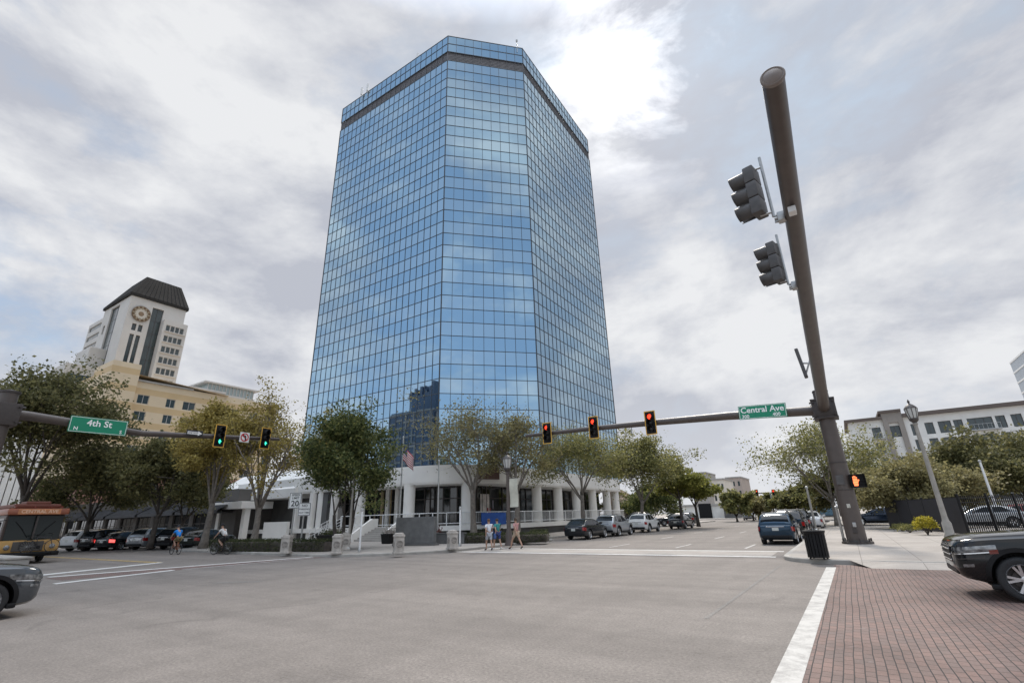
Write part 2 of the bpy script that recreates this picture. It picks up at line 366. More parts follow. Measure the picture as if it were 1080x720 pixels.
# tower block (beyond the crossing, left): rounded corner
NWX,NWY=-18.9,18.9
nw=[(-400,23.6),(-47,23.6),(-44.5,21.5),(-42.5,18.6),(-24.0,17.4)]+arc(-24.6,23.6,6.2,-84,0,10)[1:]+[(-18.4,33.2),(-20.6,35.5),(-20.6,98),(-28,103),(-400,103)]
block('pavement',nw)
ne=[(-2.35,33.0),(-2.35,21.6)]+arc(-.6,21.6,1.75,180,262,6)[1:]+[(.6,19.65),(60,19.75),(60,400),(-2.35,400)]
block('pavement',ne)
sw=[(-400,-60),(-25.9,-60),(-25.9,5.6)]+arc(-27.6,5.4,1.7,5,85,5)[1:]+[(-400,7.05)]
block('pavement',sw)
nfar=[(-400,118),(-30,118),(-22,122),(-20.6,126),(-20.6,400),(-400,400)]
block('pavement',nfar)
# brick crossing in front, white edge line, crossings and lane paint
sheet('brick_crossing',[(-.86,1.2),(4.9,1.2),(4.9,19.62),(-.75,19.62)],.004,M['brick'])
sheet('brick_crossing',[(-26.0,7.1),(-24.2,7.1),(-23.2,17.5),(-24.9,17.5)],.004,M['brick'])
sheet('brick_crossing',[(-18.3,22.4),(-2.9,22.4),(-2.9,24.9),(-18.3,24.9)],.004,slabmat('worn_crossing_pavers',(.37,.335,.30),.4,.85))
a,b,c,d=g(813,720),g(846,720),g(882,598),g(871.5,598)
sheet('crossing_line',[a+(a-d)*.4,b+(b-c)*.4,c,d] and [tuple((a+(a-d)*.4)[:2]),tuple((b+(b-c)*.4)[:2]),tuple(c[:2]),tuple(d[:2])],.008,M['line_white'])
for a,b in (((51,608.4),(331,587)),((57,615.5),(183,601))):
    p,q=g(*a),g(*b); sheet('crossing_line',[(p.x-.2,p.y),(p.x+.2,p.y),(q.x+.2,q.y),(q.x-.2,q.y)],.008,M['line_bright'])
p,q=g(38,606.8),g(170,593); sheet('stop_line',[(p.x-.3,p.y),(p.x+.3,p.y),(q.x+.3,q.y),(q.x-.3,q.y)],.008,M['line_bright'])
p,q=g(192,600.5),g(331,588); sheet('crossing_line',[(p.x-.11,p.y),(p.x+.11,p.y),(q.x+.11,q.y),(q.x-.11,q.y)],.009,M['line_faint'])
for y in (12.4,12.62): sheet('centre_line',[(-120,y),(-30.0,y),(-30.0,y+.11),(-120,y+.11)],.008,M['line_yellow'])
for y in (22.1,25.0): sheet('crossing_line',[(-18.4,y),(-2.7,y),(-2.7,y+.34),(-18.4,y+.34)],.008,M['line_bright'])
for y in (12.3,12.55): sheet('centre_line',[(7,y),(60,y),(60,y+.11),(7,y+.11)],.008,M['line_yellow'])
for k in range(9):
    for x in (-11.4,-7.8,-4.5):
        y=26.9+k*9.2
        sheet('lane_dash',[(x-.06,y),(x+.06,y),(x+.06,y+3.1),(x-.06,y+3.1)],.008,M['line_faint'])
# saw-cut patches of newer asphalt
M['asphalt_patch']=asphalt('patched_asphalt',(.20,.185,.17))
a,b=g(742,652),g(822,596); sheet('asphalt_patch',[(a.x,a.y),(a.x+.07,a.y),(b.x+.07,b.y),(b.x,b.y)],.004,M['asphalt_patch'])
sheet('asphalt_patch',[(-17.2,8.8),(-15.9,9.6),(-16.1,9.9),(-17.4,9.1)],.004,M['asphalt_patch'])
for a in ():
    mh=MB(); mh.lathe([(.36,0),(.36,.006),(.30,.006),(.29,.004),(0.001,.004)],20,Matrix.Translation((a[0],a[1],.001)),cap=False); struct(mh.build('manhole_cover',M['bronze_dark']))
struct(mesh_obj('kerb_ramp',[(.2,18.75,.008),(6.2,18.75,.008),(7.0,19.85,.146),(-.35,19.85,.146)],[(0,1,2,3)],M['sidewalk']))
# crossing beyond (next intersection)
for y in (104,115): sheet('crossing_line',[(-19,y),(-3,y),(-3,y+.4),(-19,y+.4)],.008,M['line_faint'])
# ------------------------------------------------------------------ glass tower
def glassmat(name,tint,var):
    m,nt,b=newmat(name); ge=nt.nodes.new('ShaderNodeNewGeometry')
    r=ramp(nt,ge.outputs['Random Per Island'],[(0,tuple(x*(1-var) for x in tint)),(.8,tint),(1,tuple(min(1,x*(1+var)) for x in tint))])
    nt.links.new(r,b.inputs['Base Color']); b.inputs['Metallic'].default_value=1; b.inputs['Roughness'].default_value=.025
    return m
M['vision']=glassmat('blue_reflective_vision_glass',(.325,.475,.595),.02)
M['spandrel']=glassmat('blue_reflective_spandrel_glass',(.385,.515,.61),.02)
M['louvre']=flat('plant_floor_louvres',(.135,.132,.14),.5,var=.15,vs=1)
M['mullion']=flat('dark_mullion',(.045,.053,.066),.4)
M['roofing']=flat('roof_membrane',(.3,.3,.29),.9,var=.1)
HT=74*1.0625
k=1.0625
X1,Y0=-28.95*k,41.85*k; CH1=8.6*k; LX=25.6*k; LY=25.0*k
oct_=[(X1-CH1,Y0),(X1,Y0+CH1),(X1,Y0+CH1+LY),(X1-CH1,Y0+2*CH1+LY),(X1-CH1-LX,Y0+2*CH1+LY),(X1-2*CH1-LX,Y0+CH1+LY),(X1-2*CH1-LX,Y0+CH1),(X1-CH1-LX,Y0)]
tower=empty('office_tower','tall octagonal office tower clad in blue mirror glass on a white podium','office tower',(X1-CH1-LX/2,Y0+LY/2+CH1,0))
T0=Vector(tower.location)
zrows=[]; z=HT-4.85*k-1.95*k/1; 
ztop=68.8*k; zlow=6.4*k; rh=1.86*k
nrow=int(round((ztop-zlow)/rh)); rh=(ztop-zlow)/nrow
jr=random.Random(3)
faces_n=[9,22,9,22,9,22,9,22]
for fi in range(8):
    a=Vector((*oct_[fi],0)); b=Vector((*oct_[(fi+1)%8],0))
    U=(b-a).normalized(); Wd=(b-a).length; N=Vector((U.y,-U.x,0))
    nc=faces_n[fi]; cw=Wd/nc
    gb=MB(); mb=MB()
    rows=[(zlow+i*rh,zlow+(i+1)*rh,i%2) for i in range(nrow)]
    for (z0,z1,kk) in rows:
        for c in range(nc):
            t1=jr.gauss(0,.0007)*cw; t2=jr.gauss(0,.0007)*(z1-z0)
            q=[]
            for (u,zz,su,sv) in ((c*cw,z0,-1,-1),((c+1)*cw,z0,1,-1),((c+1)*cw,z1,1,1),(c*cw,z1,-1,1)):
                q.append(a+U*u+Vector((0,0,zz))+N*(t1*su+t2*sv)-T0)
            gb.add(q,[(0,1,2,3)],mi=kk)
    pg=MB()
    for z0,z1 in ((70.65*k,72.35*k),(72.35*k,74*k)):
        for c in range(nc): pg.add([a+U*u+Vector((0,0,zz))-T0 for u,zz in ((c*cw,z0),((c+1)*cw,z0),((c+1)*cw,z1),(c*cw,z1))],[(0,1,2,3)])
    pg.build('parapet_glass',M['vision'],tower)
    gl=gb.build('glass_curtain_wall',[M['vision'],M['spandrel']],tower)
    Tm=Matrix.Translation(a-T0)@Matrix(((U.x,N.x,0,0),(U.y,N.y,0,0),(0,0,1,0),(0,0,0,1)))
    for c in range(nc+1):
        w_=.027 if 0<c<nc else .07
        mb.box(c*cw-w_,c*cw+w_,-.05,.05,zlow,ztop,Tm); mb.box(c*cw-w_,c*cw+w_,-.05,.05,70.65*k,74.05*k,Tm)
    for i in range(nrow+1): mb.box(.04,Wd-.04,-.05,.045,zlow+i*rh-.038,zlow+i*rh+.038,Tm)
    for zz in (70.65,72.35,74.0): mb.box(.04,Wd-.04,-.05,.046,zz*k-.05,zz*k+.06,Tm)
    mb.build('mullion_grid',M['mullion'],gl)
    lv=MB()
    n=12
    for i in range(n): z0=ztop+.06+(70.65*k-ztop-.1)*i/n; lv.box(.05,Wd-.05,-.35,-.16+.04*(i%2),z0,z0+(70.65*k-ztop)/n*.8,Tm)
    for c in range(0,nc+1): lv.box(c*cw-.03,c*cw+.03,-.2,-.04,ztop,70.65*k,Tm)
    lv.build('louvre_band',M['louvre'],tower)
inner=inset(oct_,.4)
mb=MB(); mb.prism([(x-T0.x,y-T0.y) for x,y in inner],zlow-.5,74*k-1.2); mb.build('roof',M['roofing'],tower)
# masts on the roof edge
for (px,py,ty) in ((381,96,90),(387,92,84),(440,60,52),(545,45,37)):
    p=g(px,py,HT+.4); an=empty('rooftop_antenna',{381:'white panel antenna on the tower roof, the lower of the close pair',387:'white panel antenna on the tower roof, the upper of the close pair',440:'lone white antenna on the tower roof above the left facade',545:'slim mast with small head at the right corner of the tower roof'}[px],'antenna',(p.x-.3,p.y+.5,HT-.4),group='antennas on the tower roof')
    m=MB(); m.tube([(0,0,-.8),(0,0,1.9 if px!=545 else 2.0)],.06,8); m.build('mast',M['galv'],an)
    m=MB()
    if px==545: m.lathe([(.02,1.7),(.16,1.75),(.18,2.1),(.05,2.3)],10)
    else: m.bbox(-.22,.22,-.26,-.08,.3,2.1,.04)
    m.build('antenna_panel',M['white_paint'] if px!=545 else M['galv'],an)

# ------------------------------------------------------------------ podium of the tower
pod=empty('podium_building','low white podium with dark glazed ground floor, round columns and raised terrace','building',(-40,45,0))
P0=Vector((-40,45,0))
def off(poly): return [(x-P0.x,y-P0.y) for x,y in poly]
KX=-25.3
def podline(d):
    """outer line of terrace / fascia from far left along the front round the corner to the right side; d = inset"""
    return [(-60,31.6+d),(-36.4,31.6+d)]+[(x-d*math.cos(t)*0,y) for x,y,t in []]+[(-33.0+ (7.7-d)*math.cos(R(a)), 39.3+(7.7-d)*math.sin(R(a))) for a in range(-90,1,9)]+[(KX-d,42),(KX-d,66)]
E0,E1=1.16,.98
# terrace slab with white edge
ter=podline(0)+[(-50,66),(-60,66)]
m=MB(); m.prism(off(ter),.78,1.16); shade_auto(m.build('terrace_edge',M['white_wall'],pod),30)
m=MB(); m.prism(off(inset(ter,.5)),.0,.78); m.build('terrace_base',M['concrete_dark'],pod)
# fascia (roof) ring
fas=podline(.35)+[(-50,66),(-60,66)]
m=MB(); m.prism(off(fas),4.75,6.2); m.prism(off(inset(fas,.05)),4.6,4.749); shade_auto(m.build('fascia',M['white_wall'],pod),30)
m=MB(); m.prism(off(inset(fas,.6)),6.2,6.25); m.build('roof',M['roofing'],pod)
# glazing set back
gl_=podline(3.6)
m=MB(); fr=MB()
for i in range(len(gl_)-1):
    a=Vector((*gl_[i],0))-P0; b=Vector((*gl_[i+1],0))-P0; U=(b-a).normalized(); L=(b-a).length
    m.add([a+Vector((0,0,1.17)),b+Vector((0,0,1.17)),b+Vector((0,0,4.7)),a+Vector((0,0,4.7))],[(0,1,2,3)])
    N=Vector((U.y,-U.x,0)); Tm=Matrix.Translation(a)@Matrix(((U.x,N.x,0,0),(U.y,N.y,0,0),(0,0,1,0),(0,0,0,1)))
    n=max(1,int(L/1.5))
    for c in range(n): fr.box(c*L/n-.04,c*L/n+.04,-.02,.09,1.17,4.65,Tm)
    for zz in (1.2,3.45,4.55): fr.box(.05,L-.05,-.02,.07,zz,zz+.09,Tm)
m.build('glazing',M['glassdark'],pod); fr.build('glazing_frame',M['bronze_dark'],pod)
# columns (each a part)
cl=[(-44.5,32.5),(-38.7,32.4)]+[(-33.0+6.9*math.cos(R(a)),39.3+6.9*math.sin(R(a))) for a in (-84,-40)]+[(KX-.95,y) for y in (44.4,48.9,53.4,57.9,62.4,65.4)]
for x,y in cl:
    m=MB(); m.lathe([(.50,1.16),(.50,4.62)],22); m.v=[v+Vector((x,y,0))-P0 for v in m.v]; o=m.build('column',M['white_wall'],pod); shade_auto(o)
# railing around terrace: rails, posts and balusters
rl=podline(.12); rail=MB(); post=MB(); bal=MB()
for i in range(len(rl)-1):
    a=Vector((*rl[i],0))-P0; b=Vector((*rl[i+1],0))-P0
    if i==0: a=a+(b-a)*.83
    L=(b-a).length; U=(b-a)/L
    for zz in (2.2,1.36): rail.tube([a+Vector((0,0,zz)),b+Vector((0,0,zz))],.035,6)
    n=max(1,round(L/1.7))
    for c in range(n): p=a+U*(L*c/n); post.tube([p+Vector((0,0,1.1)),p+Vector((0,0,2.22))],.045,6)
    if i>6:
        n=int(L/.16)
        for c in range(n): p=a+U*(L*c/n); bal.tube([p+Vector((0,0,1.36)),p+Vector((0,0,2.2))],.014,4,cap=False)
rp=rail.build('railing',M['white_paint'],pod); post.build('railing_posts',M['white_paint'],rp); bal.build('balusters',M['white_paint'],rp)
# entrance steps
m=MB()
sp=g(388,571,.14)
for i in range(7): m.box(sp.x-2.0-P0.x,sp.x+1.6-P0.x,31.6-.36*(7-i)-P0.y,31.75-P0.y,.14+i*.146,.14+(i+1)*.146)
m.build('entrance_steps',M['concrete'],pod)
for sx_ in (-2.15,1.62):
    m=MB(); m.prism([(28.9,.14),(31.6,.14),(31.6,1.9),(30.9,1.9),(28.9,.75)],0,.22,Matrix.Translation((sp.x+sx_-P0.x,-P0.y,0))@Matrix(((0,0,1,0),(1,0,0,0),(0,1,0,0),(0,0,0,1)))); m.build('stair_wall',M['white_wall'],pod)
# pale doorway and tan mullions left of the first column
for px in (379,407,417):
    p=aty(px,530,34.8); m=MB(); m.bbox(p.x-.22-P0.x,p.x+.22-P0.x,34.9-P0.y,35.15-P0.y,1.16,4.6,.02); m.build('door_jamb',M['white_wall'],pod)
m=MB(); m.bbox(-38.7-P0.x,-38.4-P0.x,34.95-P0.y,35.1-P0.y,1.17,4.6); 
for x in (-39.6,-37.4): m.bbox(x-P0.x,x+.1-P0.x,34.97-P0.y,35.09-P0.y,1.17,4.6)
m.build('door_frame',flat('tan_frame',(.36,.27,.16),.5),pod)
# brown sign panel on fascia and posters in the windows
def on_fascia(px,py,z): return g(px,py,z)
sa=R(-25); sc_=Vector((-33.0+7.38*math.cos(sa),39.3+7.38*math.sin(sa),5.45))
Tm=Matrix.Translation(sc_-P0)@Matrix.Rotation(sa+PI/2,4,'Z')
m=MB(); m.bbox(-1.05,1.05,-.16,.02,-.52,.52,.02,Tm); fs=m.build('fascia_sign',flat('brown_sign',(.10,.055,.045),.5,var=.2,vs=2),pod); fs['label']='dark brown sign panel on white fascia'
for (px,py,w_,h_,c,nm) in ((517,544,1.4,1.5,(.30,.05,.05),'red window poster'),(511,530,1.3,1.6,(.55,.5,.46),'pale window poster'),(521,532,2.1,.8,(.35,.32,.38),'pale window display')):
    d=wd(px,py); t=None
    # walk the ray to the glazing arc
    for s in range(200,700):
        q=CAM+d*(s*.1)
        if math.hypot(q.x+33.0,q.y-39.3)<4.15 and q.x>-33.5: t=q;break
    if t is None: continue
    a=math.atan2(t.y-39.3,t.x+33.0); Tm=Matrix.Translation(t-P0)@Matrix.Rotation(a+PI/2,4,'Z')
    m=MB(); m.box(-w_/2,w_/2,-.06,.0,-h_/2,h_/2,Tm); o=m.build('window_poster',flat(nm.replace(' ','_'),c,.6,var=.3,vs=3),pod); o['label']=nm

# left wing: white sloped soffit, dark recess, low white wall, stair with railings
wing=empty('garage_wing','white stepped garage wing left of podium with dark recessed bays and outside stair','building',(-52,33,0))
W0=Vector((-52,33,0))
def wb(name,x0,x1,y0,y1,z0,z1,mat,b=.0):
    m=MB()
    (m.bbox(x0-W0.x,x1-W0.x,y0-W0.y,y1-W0.y,z0,z1,b) if b else m.box(x0-W0.x,x1-W0.x,y0-W0.y,y1-W0.y,z0,z1)); return m.build(name,mat,wing)
a=aty(270,500,31.9); b=aty(313,525,31.9); c=aty(349,523,31.9)
# sloped white soffit/fascia
m=MB()
m.add([Vector((x,y,z))-W0 for x in (a.x-9,b.x) for (y,z) in ((31.6,4.3),(31.6,5.2),(35.4,7.6),(36.0,7.6),(36.0,4.3))],[(0,1,2,3,4)[::-1],(5,6,7,8,9),(0,5,6,1),(1,6,7,2),(2,7,8,3),(4,9,5,0),(3,8,9,4)])
m.build('sloped_fascia',M['white_wall'],wing)
wb('bay_wall',a.x-9,b.x,34.4,34.7,.14,4.3,M['concrete_dark'])
e=aty(281,546,31.2); f=aty(303,567,31.2); wb('low_wall',e.x,f.x,31.0,31.3,.14,1.9,M['white_wall'])
e=aty(331,523,32.3); f=aty(347,523,32.3); wb('grey_wall',e.x,f.x,32.2,32.5,.14,4.55,M['concrete_dark'])
for px in (312,328,351): e=aty(px,540,31.9); wb('pier',e.x-.28,e.x+.28,31.75,32.3,.14,4.6,M['white_wall'],.03)
wb('upper_wall',b.x,aty(360,520,36).x,35.9,36.3,4.2,7.0,M['white_wall'])
e=aty(330,560,30.6); f=aty(352,560,30.6)
m=MB()
for i in range(6): t0=e.x+(f.x-e.x)*i/6; m.box(t0-W0.x,f.x-W0.x,30.4-W0.y,31.5-W0.y,.14+i*.17,.14+(i+1)*.17)
m.build('stair',M['concrete'],wing)
m=MB()
for y in (30.4,31.4):
    for dz in (.35,.62,.9): m.tube([Vector((e.x-.2,y,.14+dz))-W0,Vector((f.x,y,1.16+dz))-W0],.032,6)
    for i in range(5): x=e.x-.2+(f.x-e.x+.2)*i/4; zb=.14+(1.02)*i/4; m.tube([Vector((x,y,zb-.05))-W0,Vector((x,y,zb+.95))-W0],.035,6)
m.build('stair_railing',M['white_paint'],wing)

# ------------------------------------------------------------------ shops on the left behind the parked cars
shop=empty('shop_row','dark shopfront row with long grey awning behind the parked cars on the left','shop',(-80,31,0)); Q0=Vector((-80,31,0))
def sb(name,x0,x1,y0,y1,z0,z1,mat): m=MB(); m.box(x0-Q0.x,x1-Q0.x,y0-Q0.y,y1-Q0.y,z0,z1); return m.build(name,mat,shop)
sx0,sx1=-150,-56.5
ops=[(1.2+i*5.2,.5,5.4+i*5.2,3.2) for i in range(17)]
m=MB(); wall_grid(m,Vector((sx0,30.2,.14))-Q0,(1,0,0),sx1-sx0,5.4,ops,.25); m.box(sx1-.01-Q0.x,sx1+.25-Q0.x,30.2-Q0.y,42-Q0.y,.14,5.5); m.build('wall',flat('dark_shop_wall',(.10,.092,.085),.8,var=.15,vs=.6),shop)
sb('roof',sx0,sx1,30.45,44,5.3,5.5,M['roofing'])
for op in ops: window(shop,Vector((sx0,30.2,.14))-Q0,(1,0,0),op,.2,M['bronze_dark'],M['glassdark'],2,1,.09,'shop_window')
m=MB()
for i in range(9):
    x=sx0+2+i*10.2
    m.add([Vector(v)-Q0 for v in ((x,30.15,4.3),(x+9.6,30.15,4.3),(x+9.6,28.4,3.3),(x,28.4,3.3),(x,28.4,3.0),(x+9.6,28.4,3.0))],[(0,3,2,1),(3,4,5,2),(0,1,2,3)])
    m.box(x-Q0.x,x+9.6-Q0.x,28.42-Q0.y,30.1-Q0.y,3.02,3.06)
m.build('awning',flat('charcoal_awning',(.045,.046,.05),.8,var=.2,vs=1),shop)
# white box canopy to the right of the shops
can=empty('white_canopy','white flat entrance canopy on square piers between the shops and the garage','canopy',(-58,30,0))
p=aty(236,545,29.5); 
m=MB(); m.bbox(-1.6+0,4.4,-.6,3,3.35,4.1,.03,Matrix.Translation((p.x+57,0,0))); m.build('canopy_slab',M['white_wall'],can)
for dx in (-1.3,3.9): m=MB(); m.bbox(dx-.3,dx+.3,0,.6,.14,3.35,.02,Matrix.Translation((p.x+57,0,0))); m.build('pier',M['white_wall'],can)
# ------------------------------------------------------------------ background buildings
M['hotel_white']=flat('hotel_white_render',(.56,.535,.50),.8,var=.08,vs=.12)
M['hotel_glass']=flat('hotel_dark_glass',(.035,.05,.052),.12,spec=.8,var=.3,vs=.25)
M['hotel_roof']=flat('hotel_lead_roof',(.034,.032,.030),.9,spec=.1,var=.15,vs=.2)
M['beige']=None
def bandmat():
    m,nt,b=newmat('banded_beige_render'); tc=nt.nodes.new('ShaderNodeTexCoord'); s=nt.nodes.new('ShaderNodeSeparateXYZ'); nt.links.new(tc.outputs['Object'],s.inputs[0])
    f=math_node(nt,'FRACT',math_node(nt,'DIVIDE',s.outputs[2],4.1)); c=ramp(nt,f,[(0,(.60,.44,.25)),(.34,(.59,.43,.24)),(.36,(.68,.55,.38)),(.97,(.67,.54,.375)),(1,(.60,.44,.25))])
    low=math_node(nt,'LESS_THAN',s.outputs[2],13.5); c=mixc(nt,low,c,(.33,.17,.13))
    n=ramp(nt,noise(nt,tc.outputs['Object'],.2,5,.6),[(.3,.92),(.7,1.05)]); c=mixc(nt,1,c,n,'MULTIPLY')
    nt.links.new(c,b.inputs['Base Color']); b.inputs['Roughness'].default_value=.85; return m
M['beige']=bandmat()
def tube_frame(mb,x,y0,y1,z0,z1): pass
# hotel tower with hip roof and clock
HX=-170.0
cn=atx(139,311,HX); rt=atx(196,330,HX); lf=aty(112,324,cn.y)
hy0,hy1=cn.y,rt.y; hx0=lf.x; EH=cn.z
hotel=empty('hotel_tower','tall white tower with dark hipped roof and round emblem rising behind the beige block','tower',(HX,hy0,0)); H0=Vector((HX,hy0,0))
Wd=hy1-hy0; dp=HX-hx0
# +X face with openings: clock bay with two slots, dark glass strip, balcony bay lower
def U2(px,py=340): return atx(px,py,HX).y-hy0
ops=[(Wd*.13,8,Wd*.17+.5,EH-12),(Wd*.235,8,Wd*.275+.5,EH-12),(Wd*.13,EH-10.8,Wd*.17+.5,EH-8.6),(Wd*.235,EH-10.8,Wd*.275+.5,EH-8.6),(Wd*.40,3,Wd*.60,EH-2.0)]
m=MB(); wall_grid(m,(0,0,0),(0,1,0),Wd,EH,ops,.5)
# -Y face
o2=[(dp*.30,3,dp*.62,EH-1.0),(dp*.12,EH-9,dp*.2,EH-6)]
wall_grid(m,(hx0-HX,0,0),(1,0,0),dp,EH,o2,.5)
m.add([(0,Wd,0),(-dp,Wd,0),(-dp,Wd,EH),(0,Wd,EH)],[(0,1,2,3)]); m.add([(-dp,0,0),(-dp,Wd,0),(-dp,Wd,EH),(-dp,0,EH)],[(0,3,2,1)])
m.build('wall',M['hotel_white'],hotel)
for op in ops: window(hotel,(0,0,0),(0,1,0),op,.45,M['bronze_dark'],M['hotel_glass'],1 if op[2]-op[0]>3 else 0,14 if op[3]-op[1]>20 else 0,.12)
for op in o2: window(hotel,(hx0-HX,0,0),(1,0,0),op,.45,M['bronze_dark'],M['hotel_glass'],2,14,.12)
# roof
ov=.5; top=atx(148,289.5,HX-4.5); tz=top.z
r=[(ov,-ov),(ov,Wd+ov),(-dp-ov,Wd+ov),(-dp-ov,-ov)]; r2=[(-4.5,4.0),(-4.5,Wd-1.2),(-dp+4.5,Wd-1.2),(-dp+4.5,4.0)]
m=MB(); v=[(x,y,EH) for x,y in r]+[(x,y,EH+.9) for x,y in r]+[(x,y,tz) for x,y in r2]
f=[(3,2,1,0),(8,9,10,11)]
for kk in (0,4):
    for i in range(4): j=(i+1)%4; f.append((kk+i,kk+j,kk+4+j,kk+4+i))
m.add(v,f)
for t in range(1,13):
    y=-ov+(Wd+2*ov)*t/13; y2=4.0+(Wd-5.2)*t/13; m.tube([(ov+.03,y,EH+.9),(-4.5,y2,tz)],.09,4)
m.build('roof',M['hotel_roof'],hotel)
# clock
cp=Vector((.25,Wd*.225,EH-5.2)); Tm=Matrix.Translation(cp)@Matrix.Rotation(R(90),4,'Y')
m=MB(); m.lathe([(2.5,0),(2.5,.12),(1.75,.12),(1.75,.0)],28,Tm,cap=False); ck=m.build('round_emblem',flat('emblem_ring_brass',(.16,.10,.055),.4,metal=.5),hotel)
m=MB(); m.lathe([(1.75,.05),(.01,.05)],28,Tm,cap=False); m.build('emblem_face',flat('emblem_ivory',(.55,.50,.42),.5),ck)
m=MB()
for i in range(12): t=i*PI/6; m.bbox(1.5,2.35,-.22,.22,.1,.2,.02,Tm@Matrix.Rotation(t,4,'Z'))
m.build('studs',flat('emblem_studs',(.30,.24,.16),.5),ck)
m=MB(); m.lathe([(.75,.06),(.6,.14),(.001,.16)],12,Tm,cap=False); m.build('boss',flat('emblem_boss',(.22,.15,.09),.5),ck)
# balcony bay protruding on the right, stepping out lower down
def bay(y0,y1,x1,z1,rows,dz,n,mat=M['hotel_white']):
    m=MB(); ops=[]
    w=y1-y0
    for rr in range(rows):
        zt=z1-1.6-rr*dz
        for c in range(n): ops.append((w*(.12+.78*c/n),zt-2.0,w*(.12+.78*(c+.86)/n),zt))
    wall_grid(m,(x1,y0,0),(0,1,0),w,z1,ops,.3)
    m.add([(0,y0,0),(x1,y0,0),(x1,y0,z1),(0,y0,z1)],[(0,1,2,3)]); m.add([(0,y1,0),(x1,y1,0),(x1,y1,z1),(0,y1,z1)],[(3,2,1,0)]); m.add([(0,y0,z1),(x1,y0,z1),(x1,y1,z1),(0,y1,z1)],[(0,1,2,3)])
    m.build('balcony_bay',mat,hotel)
    for op in ops: window(hotel,(x1,y0,0),(0,1,0),op,.28,M['hotel_white'],M['hotel_glass'],0,0,.07)
    m=MB()
    for rr in range(rows): zt=z1-1.6-rr*dz; m.bbox(x1,x1+.5,y0+w*.08,y1-w*.05,zt-2.35,zt-2.1,.05)
    m.build('balcony_ledge',M['hotel_white'],hotel)
bay(Wd*.60,Wd*1.04,2.2,EH-5.5,11,3.5,4)
bay(Wd*.78,Wd*1.2,3.4,EH-27,7,3.5,3)
bay(Wd*.70,Wd*1.32,5.0,EH-34,6,3.5,4)
# lower shoulder on the far left side of the tower
sw_=aty(92,352,cn.y+2); sh_=aty(104,338,cn.y+2); zs_=sh_.z
ops=[(1.0,zs_-3.2-rr*3.5,hx0-sw_.x-1.0,zs_-1.4-rr*3.5) for rr in range(10)]
m=MB(); wall_grid(m,(sw_.x-HX,2,0),(1,0,0),hx0-sw_.x-.02,zs_,ops,.3)
m.add([(sw_.x-HX,2,0),(sw_.x-HX,Wd-2,0),(sw_.x-HX,Wd-2,zs_),(sw_.x-HX,2,zs_)],[(0,3,2,1)]); m.add([(sw_.x-HX,2,zs_),(hx0-HX-.02,2,zs_),(hx0-HX-.02,Wd-2,zs_),(sw_.x-HX,Wd-2,zs_)],[(0,1,2,3)])
m.build('shoulder_wing',M['hotel_white'],hotel)
for op in ops: window(hotel,(sw_.x-HX,2,0),(1,0,0),op,.28,M['hotel_white'],M['hotel_glass'],3,0,.1)
# beige block in front of it
BX=-140.0
bc=atx(118,380,BX); p1=atx(148,384,BX); p2=atx(149,402,BX); p3=atx(238,430,BX)
beige=empty('beige_block','broad beige banded block with small square windows in front of the hipped-roof tower','building',(BX,bc.y,0)); B0=Vector((BX,bc.y,0))
y1=p1.y-bc.y; y3=p3.y-bc.y; z1=bc.z; z2=p2.z
m=MB(); ops=[]
fl=4.1
cols=[(150,1.9),(180,1.5),(200,2.4)]
for px,w_ in cols:
    u=atx(px,425,BX).y-bc.y-y1
    for rr in range(7):
        zt=z2-3.2-rr*fl; ops.append((u-w_/2-.3,zt-2.2,u+w_/2+.3,zt))
for j in range(4):
    u=atx(200,425,BX).y-bc.y-y1+6.2+j*5.6
    for rr in range(7): zt=z2-3.2-rr*fl; ops.append((u-1.3,zt-2.2,u+1.3,zt))
ops=[o for o in ops if o[0]>.3]
wall_grid(m,(0,y1,0),(0,1,0),y3-y1,z2,ops,.35)
wall_grid(m,(1.2,0,0),(0,1,0),y1,z1,[],.35)
m.add([(1.2,y1,0),(0,y1,0),(0,y1,z1),(1.2,y1,z1)],[(0,1,2,3)])
o2=[]
wall_grid(m,(-42,0,0),(1,0,0),43.2,z1-2,o2,.35); m.box(-10,1.19,.02,y1-.02,z1-2,z1)
m.add([(-42,0,z1-2),(1,0,z1-2),(1,y3,z2),(-42,y3,z2)],[(0,1,2,3)]); m.add([(0,y3,0),(-42,y3,0),(-42,y3,z2),(0,y3,z2)],[(0,1,2,3)])
m.build('wall',M['beige'],beige)
for op in ops: window(beige,(0,y1,0),(0,1,0),op,.3,M['hotel_white'],M['hotel_glass'],1,0,.1)
m=MB(); m.bbox(-6,.5,y1+.2,y1+13,z2-.1,z2+.35,.05); m.build('roof_slab',M['concrete'],beige)
# pale parapet building left of the tower's foot
pb=empty('stepped_grey_block','grey stepped rooftop block left of the hipped-roof tower','building',(-185,30,0))
a=atx(74,386,-185); b=atx(97,370,-185)
m=MB(); m.bbox(-6,8,a.y-30-3,b.y-30+8,0,a.z-1,.2); m.bbox(-6,5,a.y-30+2,b.y-30+8,a.z-1,b.z,.3); m.build('wall',M['hotel_white'],pb)
m=MB()
for i in range(9): m.box(8.0,8.08,a.y-30-2,b.y-30+7,8+i*4.2,10+i*4.2)
m.build('window_band',M['hotel_glass'],pb)
